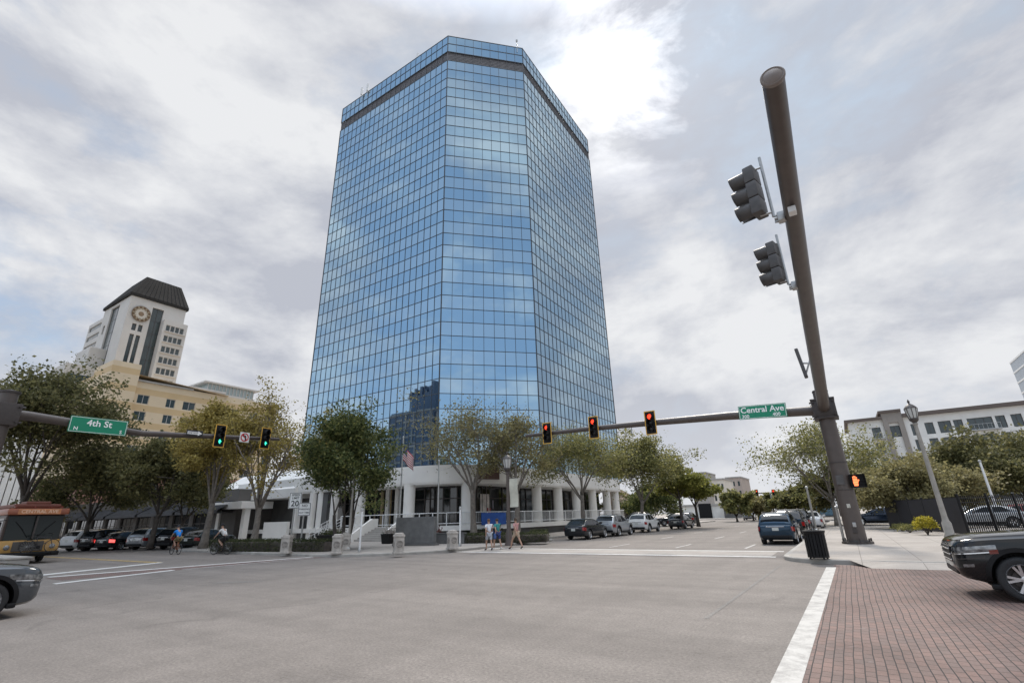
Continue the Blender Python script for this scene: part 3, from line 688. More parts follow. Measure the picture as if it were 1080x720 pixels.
# pale modern building beyond (right of the beige block)
mb_=empty('pale_modern_block','pale modern building with glazed top floors right of the hipped-roof tower','building',(-215,100,0))
a=atx(218,402,-215); b=atx(240,404,-215); c=atx(271,408,-215)
m=MB(); m.bbox(-18,-.1,a.y-100,c.y-100,0,b.z-5,.1); m.bbox(-17,.6,a.y-100-6,b.y-100,b.z-5,b.z-4.2,.1); m.bbox(-17,.9,a.y-100-1,c.y-100+1,a.z-.5,a.z+.2,.1); m.build('wall',M['hotel_white'],mb_)
m=MB(); m.box(-16,-.3,a.y-100+1,c.y-100-1,b.z-5,a.z-.4); 
m.build('glazing',flat('pale_glass',(.30,.36,.36),.15,spec=.8),mb_)
m=MB()
for i in range(14): y=a.y-100+1+(c.y-a.y-2)*i/13; m.box(-.29,-.1,y-.12,y+.12,b.z-5,a.z-.4)
m.build('mullion_grid',M['hotel_white'],mb_)
# building with vertical fins behind the big tree, far left
fx=-95.0; a=atx(-30,425,fx); b=atx(52,440,fx)
fb=empty('finned_block','white building with tall vertical fins, seen through the big tree at far left','building',(fx,a.y,0))
m=MB(); m.box(-20,0,0,b.y-a.y,0,b.z); m.build('wall',M['concrete_dark'],fb)
m=MB()
n=12
for i in range(n+1): y=(b.y-a.y)*i/n; m.bbox(.01,.8,y-.28,y+.28,4,b.z+.3,.03)
m.bbox(.0,.9,-.5,b.y-a.y+.5,b.z,b.z+1.2,.05); m.build('fins',M['white_wall'],fb)

# white apartment block on the right
AY=127.0; a=aty(894,446,AY); b=aty(1095,431,AY)
ap=empty('apartment_block','white apartment block with dark stacked balconies and brown roof edge on the right','apartment block',(a.x,AY,0)); A0=Vector((a.x,AY,0)); AW=b.x-a.x+14; AH=a.z
ux=lambda px: aty(px,470,AY).x-a.x
grey=flat('taupe_panel',(.30,.265,.235),.8,var=.08,vs=.3)
fh=3.15; ops=[]
colsA=[(905,14,1),(929,10,1),(949,15,2),(970,6,1),(987,9,1),(1004,13,1),(1019,9,1),(1043,24,2),(1066,9,1),(1084,10,1),(1100,9,1)]
for px,wp,n in colsA:
    u=ux(px); w_=wp*(ux(950)-ux(940))/10
    for rr in range(6):
        zt=AH-1.5-rr*fh
        if px==949 and rr==1: continue
        if zt-2.3>0.3: ops.append((u-w_/2,zt-2.3,u+w_/2,zt))
ops=[o for o in ops if 0<o[0] and o[2]<AW]
m=MB(); wall_grid(m,(0,0,0),(1,0,0),AW,AH,ops,.4); m.add([(0,0,0),(0,18,0),(0,18,AH),(0,0,AH)],[(0,1,2,3)]); m.add([(0,0,AH),(AW,0,AH),(AW,18,AH),(0,18,AH)],[(0,1,2,3)]); m.build('wall',M['white_wall'],ap)
for op in ops: window(ap,(0,0,0),(1,0,0),op,.35,M['bronze_dark'],M['hotel_glass'],1 if op[2]-op[0]<3.2 else 2,0,.08)
for px in (929,1043):
    u=ux(px); w_=2.2 if px==929 else 5
    for rr in range(6):
        zt=AH-1.5-rr*fh-2.3; m=MB(); m.bbox(u-w_/2-.1,u+w_/2+.1,-1.1,-.02,zt-.2,zt,.03)
        for q in range(9): x=u-w_/2+w_*q/8; m.box(x-.02,x+.02,-1.08,-1.04,zt,zt+.95)
        m.box(u-w_/2-.1,u+w_/2+.1,-1.1,-1.03,zt+.95,zt+1.0); m.build('balcony',M['galv'],ap)
u0,u1=ux(938),ux(958)
m=MB(); m.bbox(u0,u0+.9,-.5,-.01,0,AH+1.2,.03); m.bbox(u1-.5,u1+.4,-.5,-.01,0,AH+1.2,.03); m.bbox(u0+.9,u1-.5,-.5,-.012,AH-.9,AH+1.2,.03); m.build('taupe_panel',grey,ap)
m=MB(); m.bbox(-.6,u0-.01,-.8,18,AH,AH+.55,.03); m.bbox(u1+.42,AW+.5,-.8,18,AH+.0,AH+.7,.03); m.bbox(u0-.4,u1+.41,-.9,17,AH+1.2,AH+1.7,.03); m.build('roof_edge',flat('brown_roof_edge',(.13,.10,.085),.7),ap)
# glass tower at far right edge
a=aty(1068,396,222); gt=empty('grey_glass_tower','pale grid-glazed tower cut off by the right edge above the apartments','tower',(a.x,190,0))
m=MB(); m.box(0,30,0,30,0,a.z+4); m.build('glazing',flat('pale_blue_glass',(.30,.34,.37),.1,spec=.9),gt)
m=MB(); 
for i in range(14): m.box(-.1,30,-.12,-.02,a.z+4-i*3.4-.5,a.z+4-i*3.4)
for i in range(11): m.box(i*3-.2,i*3+.2,-.2,-.13,0,a.z+4)
for i in range(14): m.box(-.12,-.02,0,30,a.z+4-i*3.4-.5,a.z+4-i*3.4)
m.build('mullion_grid',M['white_paint'],gt)

# street end buildings, centre
def simple(name,label,px0,px1,ptop,Y,depth,wm,rows,cols,fhh=3.4,cat='building',winw=.5,roofm=None):
    a=aty(px0,ptop,Y); b=aty(px1,ptop,Y); e=empty(name,label,cat,(a.x,Y,0)); Wx=b.x-a.x; Hh=(a.z+b.z)/2
    ops=[]
    for r_ in range(rows):
        for c_ in range(cols):
            u=Wx*(c_+.5)/cols; w_=Wx/cols*winw; zt=Hh-1.2-r_*fhh
            if zt>2.4: ops.append((u-w_/2,zt-1.7,u+w_/2,zt))
    m=MB(); wall_grid(m,(0,0,0),(1,0,0),Wx,Hh,ops,.3)
    wall_grid(m,(Wx,0,0),(0,1,0),depth,Hh,[],.3)
    m.add([(0,0,0),(0,depth,0),(0,depth,Hh),(0,0,Hh)],[(0,1,2,3)]); m.add([(0,0,Hh),(Wx,0,Hh),(Wx,depth,Hh),(0,depth,Hh)],[(0,1,2,3)])
    m.build('wall',wm,e)
    for op in ops: window(e,(0,0,0),(1,0,0),op,.25,M['bronze_dark'],M['hotel_glass'],0,0,.08)
    m=MB(); m.bbox(-.2,Wx+.2,-.25,depth,Hh,Hh+.5,.03); m.build('parapet',roofm or M['concrete'],e)
    return e
tan=flat('tan_render',(.40,.34,.28),.85,var=.1,vs=.2); cream=flat('cream_render',(.66,.60,.52),.85,var=.08,vs=.2)
simple('cream_midrise','cream mid-rise at the end of the street beyond the white warehouse',750,763,506,170,16,cream,4,3)
simple('brown_midrise','brown-grey mid-rise at the street end to the right of the cream one',765,781,504,205,20,flat('brown_grey_render',(.42,.35,.30),.85,var=.1,vs=.2),5,3,winw=.4)
simple('flat_roof_block','flat grey office top showing above the trees left of the cream mid-rise',729,744,499,230,20,M['concrete'],3,4)
lowb=simple('white_warehouse','long white single-storey building beyond the left street trees',703,764,534,132,26,M['white_wall'],0,1)
m=MB(); m.bbox(8,11,-.3,-.02,0,3.6,.02); m.build('shutter_door',M['black'],lowb)
simple('dark_kiosk','dark open-fronted building at the end of the white warehouse',763,775,536,128,12,M['concrete_dark'],0,1)
simple('pale_store','pale low store with flat roof far down the street behind the mast arm',776,812,540,175,20,cream,1,6)
# brown sloped-roof pavilion right of the podium
pv=empty('brown_pavilion','small tan pavilion with sloped brown roof past the end of the podium','pavilion',(-30,74,0))
a=aty(643,556,74); b=aty(660,556,74)
m=MB(); m.box(a.x+30,b.x+30,0,10,.14,3.2); m.build('wall',tan,pv)
m=MB(); m.add([(a.x+29.5,-.5,3.1),(b.x+30.5,-.5,3.1),(b.x+30.5,10.5,3.1),(a.x+29.5,10.5,3.1),(a.x+29.4,2,5.6),(b.x+27.5,2,5.0),(b.x+27.5,8,5.0),(a.x+29.4,8,5.6)],[(3,2,1,0),(0,1,5,4),(1,2,6,5),(2,3,7,6),(3,0,4,7),(4,5,6,7)]); m.build('roof',flat('brown_shingles',(.17,.12,.085),.85,var=.2,vs=3),pv)

# the high-rise across the street that the mirror glass reflects
hit=aty(440,410,Y0); dv=wd(440,410); 
yb=-46.0; sc_=(Y0-yb+Y0)/dv.y; cxr=dv.x*sc_; zt=CAMH+wd(437,430).z*sc_*.98
rb=empty('stepped_high_rise','dark blue stepped high-rise whose image shows mirrored low in the tower glass','high-rise',(cxr,yb,0))
dk=flat('dark_blue_glass_cladding',(.035,.055,.10),.2,var=.2,vs=.1,spec=.7); lt=flat('grey_precast',(.17,.165,.17),.8,var=.1,vs=.2)
e=wd(440,392); ztop2=.95*(CAMH+(Y0-yb+Y0)/e.y*e.z)
m=MB(); m.box(-14,9,-20,0,0,ztop2*.77); m.box(-7,7,-17,-3,ztop2*.77,ztop2*.90); m.build('shaft',dk,rb)
m=MB(); m.box(9,17,-22,-1,0,ztop2*.74)
for i in range(12): m.box(-14.2,9.2,-20.2,.2,6+i*ztop2*.058,6.7+i*ztop2*.058)
for i in range(6): m.box(-14+i*4.4-.3,-14+i*4.4+.3,.05,.35,0,ztop2*.76)
m.build('precast_frame',lt,rb)
m=MB()
for i in range(6): m.bbox(-8+i*2.6,-6.6+i*2.6,-15,-4,ztop2*.90,ztop2*(.93+.02*(i%3)),.1)
m.bbox(4.0,6.4,-12,-9,ztop2*.9,ztop2*1.02,.1); m.tube([(5.2,-10,ztop2*1.0),(5.2,-10,ztop2*1.1)],.3,6); m.build('crown',dk,rb)
# ------------------------------------------------------------------ trees
LEAF={'dark':leafmat('dark_evergreen_leaves',(.085,.088,.038),(.16,.155,.065),(.26,.235,.10)),
'dense':leafmat('dense_green_leaves',(.05,.07,.026),(.11,.135,.046),(.25,.245,.085)),
'yellow':leafmat('yellow_spring_leaves',(.21,.17,.055),(.37,.295,.09),(.52,.42,.13)),
'olive':leafmat('olive_spring_leaves',(.11,.118,.046),(.22,.215,.08),(.35,.32,.12)),
'brownolive':leafmat('brown_olive_leaves',(.15,.135,.065),(.26,.23,.105),(.36,.325,.155)),
'lime':leafmat('yellow_green_leaves',(.13,.145,.034),(.24,.25,.058),(.36,.34,.095)),
'bush':leafmat('clipped_hedge_leaves',(.035,.045,.02),(.065,.078,.032),(.11,.115,.05)),
'golden':leafmat('golden_shrub_leaves',(.22,.20,.02),(.42,.36,.04),(.55,.46,.07))}
LD=3.3
def gc(r): return max(-1.5,min(1.5,r.gauss(0,.85)))
def bez(a,b,c,n=5):
    return [a*(1-t)**2+b*2*t*(1-t)+c*t*t for t in [i/n for i in range(n+1)]]
def tree(label,base,top,rad,mat,bark='bark',seed=1,crown_lo=.38,leaves=6000,leaf=.16,limbs=5,trunk_r=None,spread=.55,group=None,rady=None,stems=1,name='street_tree',lean=(0,0),clump=.55,flat_=1.0,subs=5,twigs=4):
    r=random.Random(seed); Ht=top; rady=rady or rad
    t=empty(name,label,'tree',base,0,group)
    tr=trunk_r or (.11+Ht*.013)
    mb=MB(); tips=[]
    zc=Ht*(crown_lo+1)/2*.965; hz=Ht*(1-crown_lo)/2*flat_*.86
    def inside(th,el,f): return Vector((lean[0]+rad*f*math.cos(th)*math.cos(el),lean[1]+rady*f*math.sin(th)*math.cos(el),zc+hz*f*math.sin(el)))
    forks=[]
    for s in range(stems):
        off_=Vector((0,0,0)) if stems==1 else Vector((math.cos(s*2.4),math.sin(s*2.4),0))*tr*1.1
        fk=Vector((lean[0]*.4+r.gauss(0,.12)*Ht*.06,lean[1]*.4+r.gauss(0,.12)*Ht*.06,Ht*crown_lo*r.uniform(.72,.95)))+off_*3*(stems>1)
        md=fk*.5+Vector((r.gauss(0,.05),r.gauss(0,.05),0))*Ht*.12+off_
        p=bez(off_,md,fk,6); k_=1/(stems**.5)
        rs=[tr*k_*(1.45 if i==0 else 1.12 if i==1 else 1-.05*i) for i in range(7)]
        mb.tube(p,rs,9); forks.append((fk,rs[-1],p))
    for li in range(limbs):
        fk,fr,pth=forks[li%stems]
        th=2*PI*(li+r.uniform(-.3,.3))/limbs; el=r.uniform(.0,.9) if li<limbs-1 else 1.2
        e=inside(th,el,r.uniform(.62,.85)); st=fk if r.random()<.6 else pth[5]
        mid=st.lerp(e,.45)+Vector((r.gauss(0,.1)*rad,r.gauss(0,.1)*rad,hz*r.uniform(.0,.35)))
        P=bez(st,mid,e,7); rl=fr*r.uniform(.5,.68); mb.tube(P,[rl*(1-.12*i) for i in range(8)],6)
        for si in range(subs):
            t0=P[2+si%6]; th2=th+r.gauss(0,.75); el2=max(-.75,min(1.5,el+r.gauss(0,.75)))
            e2=inside(th2,el2,r.uniform(.72,1.0)); e2=t0.lerp(e2,r.uniform(.6,1.0))
            P2=bez(t0,t0.lerp(e2,.5)+Vector((r.gauss(0,.08)*rad,r.gauss(0,.08)*rad,r.uniform(-.05,.18)*hz)),e2,5); r2=rl*.42
            mb.tube(P2,[r2*(1-.15*i) for i in range(6)],5,cap=False)
            for ti in range(twigs):
                t3=P2[2+ti%4]; dirv=(e2-t0).normalized()+Vector((r.gauss(0,.6),r.gauss(0,.6),r.gauss(.15,.5)))
                e3=t3+dirv*rad*r.uniform(.12,.30)
                mb.tube([t3,t3.lerp(e3,.5)+Vector((0,0,r.uniform(-.02,.04)*rad)),e3],[r2*.4,r2*.28,r2*.1],3,cap=False)
                tips.append((e3,r2)); tips.append((t3.lerp(e3,.5),r2))
            tips.append((e2,r2))
    leaves=int(leaves*LD)
    o=mb.build('trunk',M[bark],t,smooth=True)
    lv=[];lf=[]; n=len(tips); wts=[r.uniform(.05,1.6)**2.0 for _ in tips]; tot=sum(wts)
    cs=rad*clump*.27
    for (c,_),w_ in zip(tips,wts):
        for _ in range(int(leaves*w_/tot)+1):
            p=c+Vector((gc(r)*cs,gc(r)*cs,gc(r)*cs*.62))
            a=Vector((r.gauss(0,1),r.gauss(0,1),r.gauss(0,.8))).normalized(); b=a.cross(Vector((r.gauss(0,1),r.gauss(0,1),r.gauss(0,1)))).normalized()
            s=leaf*r.uniform(.4,1.6); q=len(lv)
            lv+= [p,p+a*s*.5+b*s*.34,p+a*s,p+a*s*.5-b*s*.34]; lf.append((q,q+1,q+2,q+3))
    mesh_obj('crown',lv,lf,LEAF[mat],t)
    return t
# left side
def tp(bx,by,tpx,tpy,z=.14):
    p=g(bx,by,z); return p,hat(tpx,tpy,p)-z
def pxr(p,px):  # pixels -> metres at a ground point
    d=(Vector(p)-CAM).length; f=ROT.transposed()@(Vector(p)-CAM); return px*(-f.z)/FPX
def T(label,bp,tpx,rpx,mat,**kw):
    z=kw.pop('z',.14); p,h=tp(bp[0],bp[1],tpx[0],tpx[1],z); return tree(label,p,h,pxr(p,rpx),mat,**kw)
GL='street trees along the left pavement'
T('big dark spreading tree with twiggy top at the far left behind the trolley',(8,584),(2,374),68,'dark',bark='bark_dark',seed=11,crown_lo=.30,leaves=9500,leaf=.22,limbs=7,group=GL,clump=.62,twigs=5)
T('dark round tree directly above the row of angle-parked cars, right of the trolley',(86,579),(78,470),58,'dark',bark='bark_dark',seed=12,crown_lo=.30,leaves=8000,leaf=.22,limbs=6,group=GL)
T('dark green tree with forked black trunk behind the silver parked car',(158,578),(150,462),52,'dark',bark='bark_dark',seed=13,crown_lo=.34,leaves=9000,leaf=.2,limbs=6,group=GL)
T('yellow-leaved tree with pale trunk behind the two cyclists',(214,578),(222,418),44,'yellow',seed=14,crown_lo=.32,leaves=8500,leaf=.17,limbs=6,group=GL,clump=.6)
T('half-bare yellow tree with vase-shaped grey branches left of the speed sign',(266,577),(278,414),52,'yellow',seed=25,crown_lo=.26,leaves=4200,leaf=.15,limbs=8,group=GL,clump=.5,subs=6,twigs=5)
T('dark low tree in the shade beneath the yellow trees',(188,573),(196,500),40,'dark',bark='bark_dark',seed=16,crown_lo=.35,leaves=4000,leaf=.22,group=GL)
T('small bright yellow tree peeping behind the dense green tree',(338,568),(342,430),26,'yellow',seed=17,crown_lo=.40,leaves=3500,leaf=.18,group=GL)
T('dense dark green tree with several stems at the corner of the crossing',(360,579),(362,430),50,'dense',bark='bark_dark',seed=18,crown_lo=.26,leaves=11500,leaf=.145,limbs=8,stems=3,group=GL,clump=.62,subs=6)
T('brownish thin-leaved tree in front of the podium beside the granite slab',(500,568),(486,430),70,'brownolive',seed=19,crown_lo=.42,leaves=3900,leaf=.15,limbs=7,group=GL,trunk_r=.26,clump=.5,subs=6)
T('sparse brown tree overlapping the tower chamfer behind the lamp with banner',(546,567),(546,430),48,'brownolive',seed=20,crown_lo=.36,leaves=3100,leaf=.15,limbs=6,group=GL,clump=.5,subs=6)
T('olive tree with forked crooked limbs behind the dark parked sedan',(616,563),(610,457),56,'olive',seed=21,crown_lo=.43,leaves=5200,leaf=.15,limbs=6,group=GL,clump=.55)
T('olive street tree right of the tower with one curved trunk',(676,558),(686,468),46,'olive',seed=22,crown_lo=.46,leaves=7500,leaf=.18,limbs=6,group=GL,lean=(1.2,0))
T('small yellow-green round tree in the left row down the street',(720,556),(718,497),27,'lime',bark='bark_dark',seed=23,crown_lo=.54,leaves=5000,leaf=.22,group=GL)
T('yellow-green round tree next after the small lime one down the street',(737,555),(740,503),21,'lime',bark='bark_dark',seed=24,crown_lo=.54,leaves=4000,leaf=.22,group=GL)
T('low dark evergreen filling the gap behind the parked white car',(688,553),(690,515),34,'dense',seed=26,crown_lo=.12,leaves=6000,leaf=.25,group='evergreens at the podium end',z=0.1)
T('dark evergreen behind the end of the terrace railing',(655,553),(658,523),22,'olive',seed=27,crown_lo=.12,leaves=4000,leaf=.25,group='evergreens at the podium end',z=0.1)
# right side
GR='trees on the right beyond the corner'
T('twiggy half-bare tree left of and behind the big mast pole',(884,554),(874,446),62,'olive',seed=31,crown_lo=.30,leaves=4200,leaf=.17,limbs=8,group=GR,clump=.5,subs=6,twigs=5)
T('dense green tree right behind the big mast pole',(898,553),(896,492),34,'dark',seed=32,crown_lo=.25,leaves=6000,leaf=.2,group=GR)
T('olive-brown feathery tree behind the black screened fence',(962,557),(958,492),44,'brownolive',seed=33,crown_lo=.30,leaves=8000,leaf=.17,limbs=7,group=GR,stems=3)
T('olive-brown tree just right of the acorn lamp post',(1003,553),(1002,497),40,'brownolive',seed=34,crown_lo=.30,leaves=7500,leaf=.18,limbs=7,group=GR,stems=3)
T('large dark green tree spreading above the picket fence',(1040,549),(1022,472),56,'dark',bark='bark_dark',seed=35,crown_lo=.28,leaves=10000,leaf=.24,limbs=7,group=GR)
T('dark green tree at the right edge of the view',(1092,548),(1085,470),52,'dark',bark='bark_dark',seed=36,crown_lo=.28,leaves=9000,leaf=.24,limbs=7,group=GR)
T('mid green tree in front of the apartment block corner',(925,550),(918,494),36,'olive',seed=37,crown_lo=.3,leaves=6000,leaf=.25,group=GR)
# far down the street
GF='small trees far down the street'
far=[(778,550,777,517,17,'olive','far olive tree left of the distant mast arm'),(795,549,796,522,14,'brownolive','far brownish tree under the distant mast arm'),(812,548,812,523,14,'olive','far olive tree behind the distant signal'),(830,548,830,520,16,'olive','far tree right of the distant signals'),(848,548,848,514,18,'dark','far dark tree above the blue parked car'),(862,548,860,505,18,'olive','far twiggy tree just left of the mast pole')]
for i,(bx,by,tx,ty,rp,mt,lb) in enumerate(far):
    T(lb,(bx,by),(tx,ty),rp,mt,seed=40+i,crown_lo=.22,leaves=3000,leaf=.42,group=GF,bark='bark_dark',subs=4,twigs=3,z=0.0)
# hedges: clipped leafy boxes
def hedge(label,pts,wid,h,mat='bush',dens=420,leaf=.075,group='clipped hedges on the corner',name='hedge',seed=1,z=.14):
    r=random.Random(seed); p0=Vector(pts[0]); e=empty(name,label,'hedge',(p0.x,p0.y,z),0,group)
    mb=MB(); lv=[];lf=[]
    for i in range(len(pts)-1):
        a=Vector((pts[i][0],pts[i][1],0))-Vector((p0.x,p0.y,0)); b=Vector((pts[i+1][0],pts[i+1][1],0))-Vector((p0.x,p0.y,0)); U=(b-a).normalized(); L=(b-a).length; N=Vector((-U.y,U.x,0))
        Tm=Matrix.Translation(a)@Matrix(((U.x,N.x,0,0),(U.y,N.y,0,0),(0,0,1,0),(0,0,0,1)))
        mb.bbox(.0+.002*i,L,-wid/2+.08,wid/2-.08,0,h-.09-.003*i,.1,Tm)
        for _ in range(int(dens*L*(wid+2*h))):
            q=r.random()*(wid+2*h)
            if q<h: y,z_=-wid/2,q
            elif q<h+wid: y,z_=q-h-wid/2,h
            else: y,z_=wid/2,q-h-wid
            c=Vector((r.uniform(-.05,L+.05),y+r.gauss(0,.035),max(.02,z_+r.gauss(0,.04)+.05*math.sin(i+r.random()*6)*.5)))
            a_=Vector((r.gauss(0,1),r.gauss(0,1),r.gauss(0,1))).normalized(); b_=a_.cross(Vector((r.gauss(0,1),r.gauss(0,1),r.gauss(0,1)))).normalized(); s=leaf*r.uniform(.6,1.3); k_=len(lv)
            lv+=[Tm@(c+w_) for w_ in (Vector((0,0,0)),a_*s*.5+b_*s*.34,a_*s,a_*s*.5-b_*s*.34)]; lf.append((k_,k_+1,k_+2,k_+3))
    mb.build('stems',M['bark_dark'],e); mesh_obj('foliage',lv,lf,LEAF[mat],e); return e
def G(px,py,z=.14): return g(px,py,z)
hedge('long low clipped hedge along the kerb left of the corner bollards',[G(228,580.5),G(290,581),G(305,581)],1.1,.62,seed=1)
hedge('low clipped hedge right of the sign posts under the corner tree',[G(314,581),G(348,581)],1.1,.60,seed=2)
hedge('low hedge in front of the terrace, nearer the street of the pair',[G(488,572.5),G(520,572),G(578,571)],1.2,.55,seed=3)
hedge('low hedge tight against the terrace wall behind the pedestrians',[G(490,567),G(528,566.5)],1.1,.65,seed=4)
hedge('short dark hedge near the rear of the parked sedan',[G(560,568.5),G(578,568)],1.0,.6,seed=5)
def shrub(label,p,rad,h,mat,n=900,leaf=.1,seed=1,group=None):
    r=random.Random(seed); e=empty('shrub',label,'shrub',p,0,group); lv=[];lf=[]; mb=MB()
    for i in range(9):
        th=i*2.4; mb.tube([(0,0,0),(rad*.4*math.cos(th),rad*.4*math.sin(th),h*.5),(rad*.75*math.cos(th),rad*.75*math.sin(th),h*r.uniform(.6,.95))],[.02,.014,.006],4)
    for _ in range(n):
        th=r.uniform(0,2*PI); u=r.uniform(-.1,1); f=r.uniform(.55,1.05)
        c=Vector((rad*f*math.cos(th)*math.sqrt(max(0,1-u*u*.8)),rad*f*math.sin(th)*math.sqrt(max(0,1-u*u*.8)),max(.03,h*(.45+.5*u)*r.uniform(.85,1.1))))
        a_=Vector((r.gauss(0,1),r.gauss(0,1),r.gauss(.4,1))).normalized(); b_=a_.cross(Vector((r.gauss(0,1),r.gauss(0,1),r.gauss(0,1)))).normalized(); s=leaf*r.uniform(.6,1.4); k_=len(lv)
        lv+=[c,c+a_*s*.5+b_*s*.3,c+a_*s,c+a_*s*.5-b_*s*.3]; lf.append((k_,k_+1,k_+2,k_+3))
    mb.build('stems',M['bark_dark'],e); mesh_obj('foliage',lv,lf,LEAF[mat],e); return e
p=G(979,564); shrub('bright yellow-green shrub at the foot of the black fence',p,.55,.95,'golden',1100,.11,3)
for i,(px,py,lb) in enumerate(((952,560,'low brownish shrub beside the driveway, left of the golden shrub'),(960,561.5,'low olive shrub between the brownish and the golden shrub'))): shrub(lb,G(px,py),.6,.45,'olive',700,.1,5+i,'low shrubs along the fence')
# ------------------------------------------------------------------ signals and poles
def frame(o,x,z):
    """matrix with local x axis, local z axis, origin o"""
    x=Vector(x).normalized(); z=Vector(z).normalized(); y=z.cross(x).normalized(); z=x.cross(y)
    return Matrix(((x.x,y.x,z.x,o[0]),(x.y,y.y,z.y,o[1]),(x.z,y.z,z.z,o[2]),(0,0,0,1)))
def signal(label,o,face,lit=None,plate=True,housing='black',group=None,arrow=False,tilt=0):
    """three-section head; o centre, face = horizontal facing direction; local frame: X right, Y out of the face, Z up"""
    e=empty('traffic_signal',label,'traffic light',o,0,group)
    fy=Vector(face).normalized(); e.rotation_euler=(0,tilt,math.atan2(-fy.x,fy.y))
    hs=.355
    m=MB()
    for i in (-1,0,1): m.bbox(-.18,.18,-.2,.0,i*hs-.172,i*hs+.172,.03)
    shade_auto(m.build('housing',M[housing],e))
    if plate:
        m=MB(); m.bbox(-.33,.33,-.015,.0,-.70,.70,.01); m.build('backplate',M['black'],e)
        m=MB(); w_=.05
        for s in (-1,1): m.box(s*.33-w_*(s>0),s*.33+w_*(s<0),.001,.006,-.7,.7); m.box(-.33+w_,.33-w_,.001,.006,s*.7-w_*(s>0),s*.7+w_*(s<0))
        m.build('yellow_border',M['signyellow'],e)
    for i,nm in ((1,'red'),(0,'amber'),(-1,'green')):
        on=lit==nm
        m=MB(); Tm=Matrix.Translation((0,.0,i*hs))@Matrix.Rotation(R(-90),4,'X')
        m.lathe([(.15,-.02),(.15,.012),(.12,.03),(.05,.045),(.001,.05)],18,Tm)
        ln=m.build('lens',(M['red_on'] if nm=='red' else M['green_on']) if on and not(arrow) else M['lens_off'],e,smooth=True)
        if on: ln['label']='lit '+nm+(' arrow' if arrow else ' lens')
        if on and arrow:
            m=MB(); Ta=Matrix.Translation((0,.075,i*hs))@Matrix.Rotation(R(90),4,'X')
            m.prism([(-.045,-.13),(.045,-.13),(.045,.0),(.12,.0),(0,.145),(-.12,.0),(-.045,.0)],-.012,.012,Ta); m.build('arrow',M['green_on'],ln)
        # tunnel visor: open-bottomed half tube cut on a slant
        n=16; vs=[];fs=[]
        for k in range(n+1):
            t=R(-75)+R(330)*k/n; c,s=math.cos(t),math.sin(t); L=.31
            for (rr,yy) in ((.168,0),(.168,L*(.93+.07*s)),(.16,L*(.93+.07*s)),(.16,.01)): vs.append((rr*c,yy,i*hs+rr*s))
        for k in range(n):
            for j in range(3): fs.append((k*4+j,(k+1)*4+j,(k+1)*4+j+1,k*4+j+1))
        o_=mesh_obj('visor',vs,fs,M[housing],e,True); 
    return e
def arm_clamp(parent,p,T):
    m=MB(); m.bbox(-.09,.09,-.24,.02,-.5,.5,.02,T); return m.build('bracket',M['galv'],parent)
PX,PY=g(905,573,.14).x,g(905,573,.14).y
pole=empty('mast_arm_pole','huge dark bronze mast pole on the right carrying two long signal arms','signal pole',(PX,PY,.14)); PB=Vector((PX,PY,.14))
JZ=hat(868,432,PB)-.14
m=MB()
m.tube([(0,0,.05),(0,0,2),(0,0,JZ+.9)],[.40,.385,.335],28); o=m.build('shaft',M['bronze'],pole); shade_auto(o,50)
m=MB(); m.lathe([(.62,.0),(.62,.10),(.44,.10),(.42,.16)],28,cap=True)
for k_ in range(8): a=k_*PI/4+.2; m.tube([(.55*math.cos(a),.55*math.sin(a),.1),(.55*math.cos(a),.55*math.sin(a),.24)],.035,6)
m.bbox(-.72,.72,-.72,.72,-.1,.0,.02)
m.build('base_plate',M['bronze_dark'],pole)
# junction: flange plates gripping the shaft, two arms
m=MB()
for z0 in (-.5,.42): m.bbox(-.52,.52,-.52,.52,JZ+z0,JZ+z0+.09,.02)
for s in (-1,1):
    m.bbox(-.5,.5,s*.42-.05,s*.42+.05,JZ-.41,JZ+.42,.02); m.bbox(s*.44-.05,s*.44+.05,-.36,.36,JZ-.405,JZ+.415,.02)
for ax in range(2):
    for u in (-.42,.42):
        for w_ in (-.34,.34):
            a,b=((u,-.58,JZ+w_),(u,-.40,JZ+w_)) if ax else ((-.58,u,JZ+w_),(-.40,u,JZ+w_))
            m.tube([a,b],.05,6)
shade_auto(m.build('arm_clamp',M['bronze_dark'],pole))
m=MB(); m.lathe([(.35,JZ+.9),(.36,JZ+.92),(.33,JZ+.99),(.02,JZ+1.03)],24); m.build('pole_cap',M['bronze_dark'],pole)
# far arm (towards the tower)
tip=aty(555,459.5,PY)-PB; st=Vector((-.4,0,JZ)); md=aty(690,445.5,PY)-PB
fa=MB(); P_=[st,Vector((-.75,0,JZ+.02)),st.lerp(md,.5)+Vector((0,0,.06)),md,md.lerp(tip,.5)+Vector((0,0,.03)),tip]
fa.tube(P_,[.26,.235,.215,.18,.145,.11],20); far_arm=fa.build('mast_arm',M['bronze'],pole); shade_auto(far_arm,60)
# near arm (over the street towards the camera)
TZ=7.75; tipn=g(815,82,TZ)-PB; st2=Vector((.0,-.4,JZ+.05))
p2=aty(843,228,12.0)-PB; 
na=MB(); dv=(tipn-st2); P_=[st2+dv*t for t in (0,.1,.3,.5,.7,.9,1)]
for i,p in enumerate(P_): p.z=st2.z+(tipn.z-st2.z)*(1-(1-[0,.1,.3,.5,.7,.9,1][i])**1.5)
na.tube(P_,[.25,.245,.23,.21,.185,.163,.155],30,cap=False); near_arm=na.build('mast_arm',M['bronze'],pole,smooth=True)
ce=MB(); d_=(P_[-1]-P_[-2]).normalized(); Tm=Matrix.Translation(P_[-1])@d_.to_track_quat('Z','Y').to_matrix().to_4x4()
ce.lathe([(.135,-.03),(.162,-.03),(.170,.0),(.170,.03),(.152,.045),(.135,.035),(.08,.07),(.001,.08)],30,Tm); cap_=ce.build('arm_end_cap',flat('bronze_cap_paint',(.20,.165,.145),.5,var=.1,vs=5),pole); shade_auto(cap_,40)
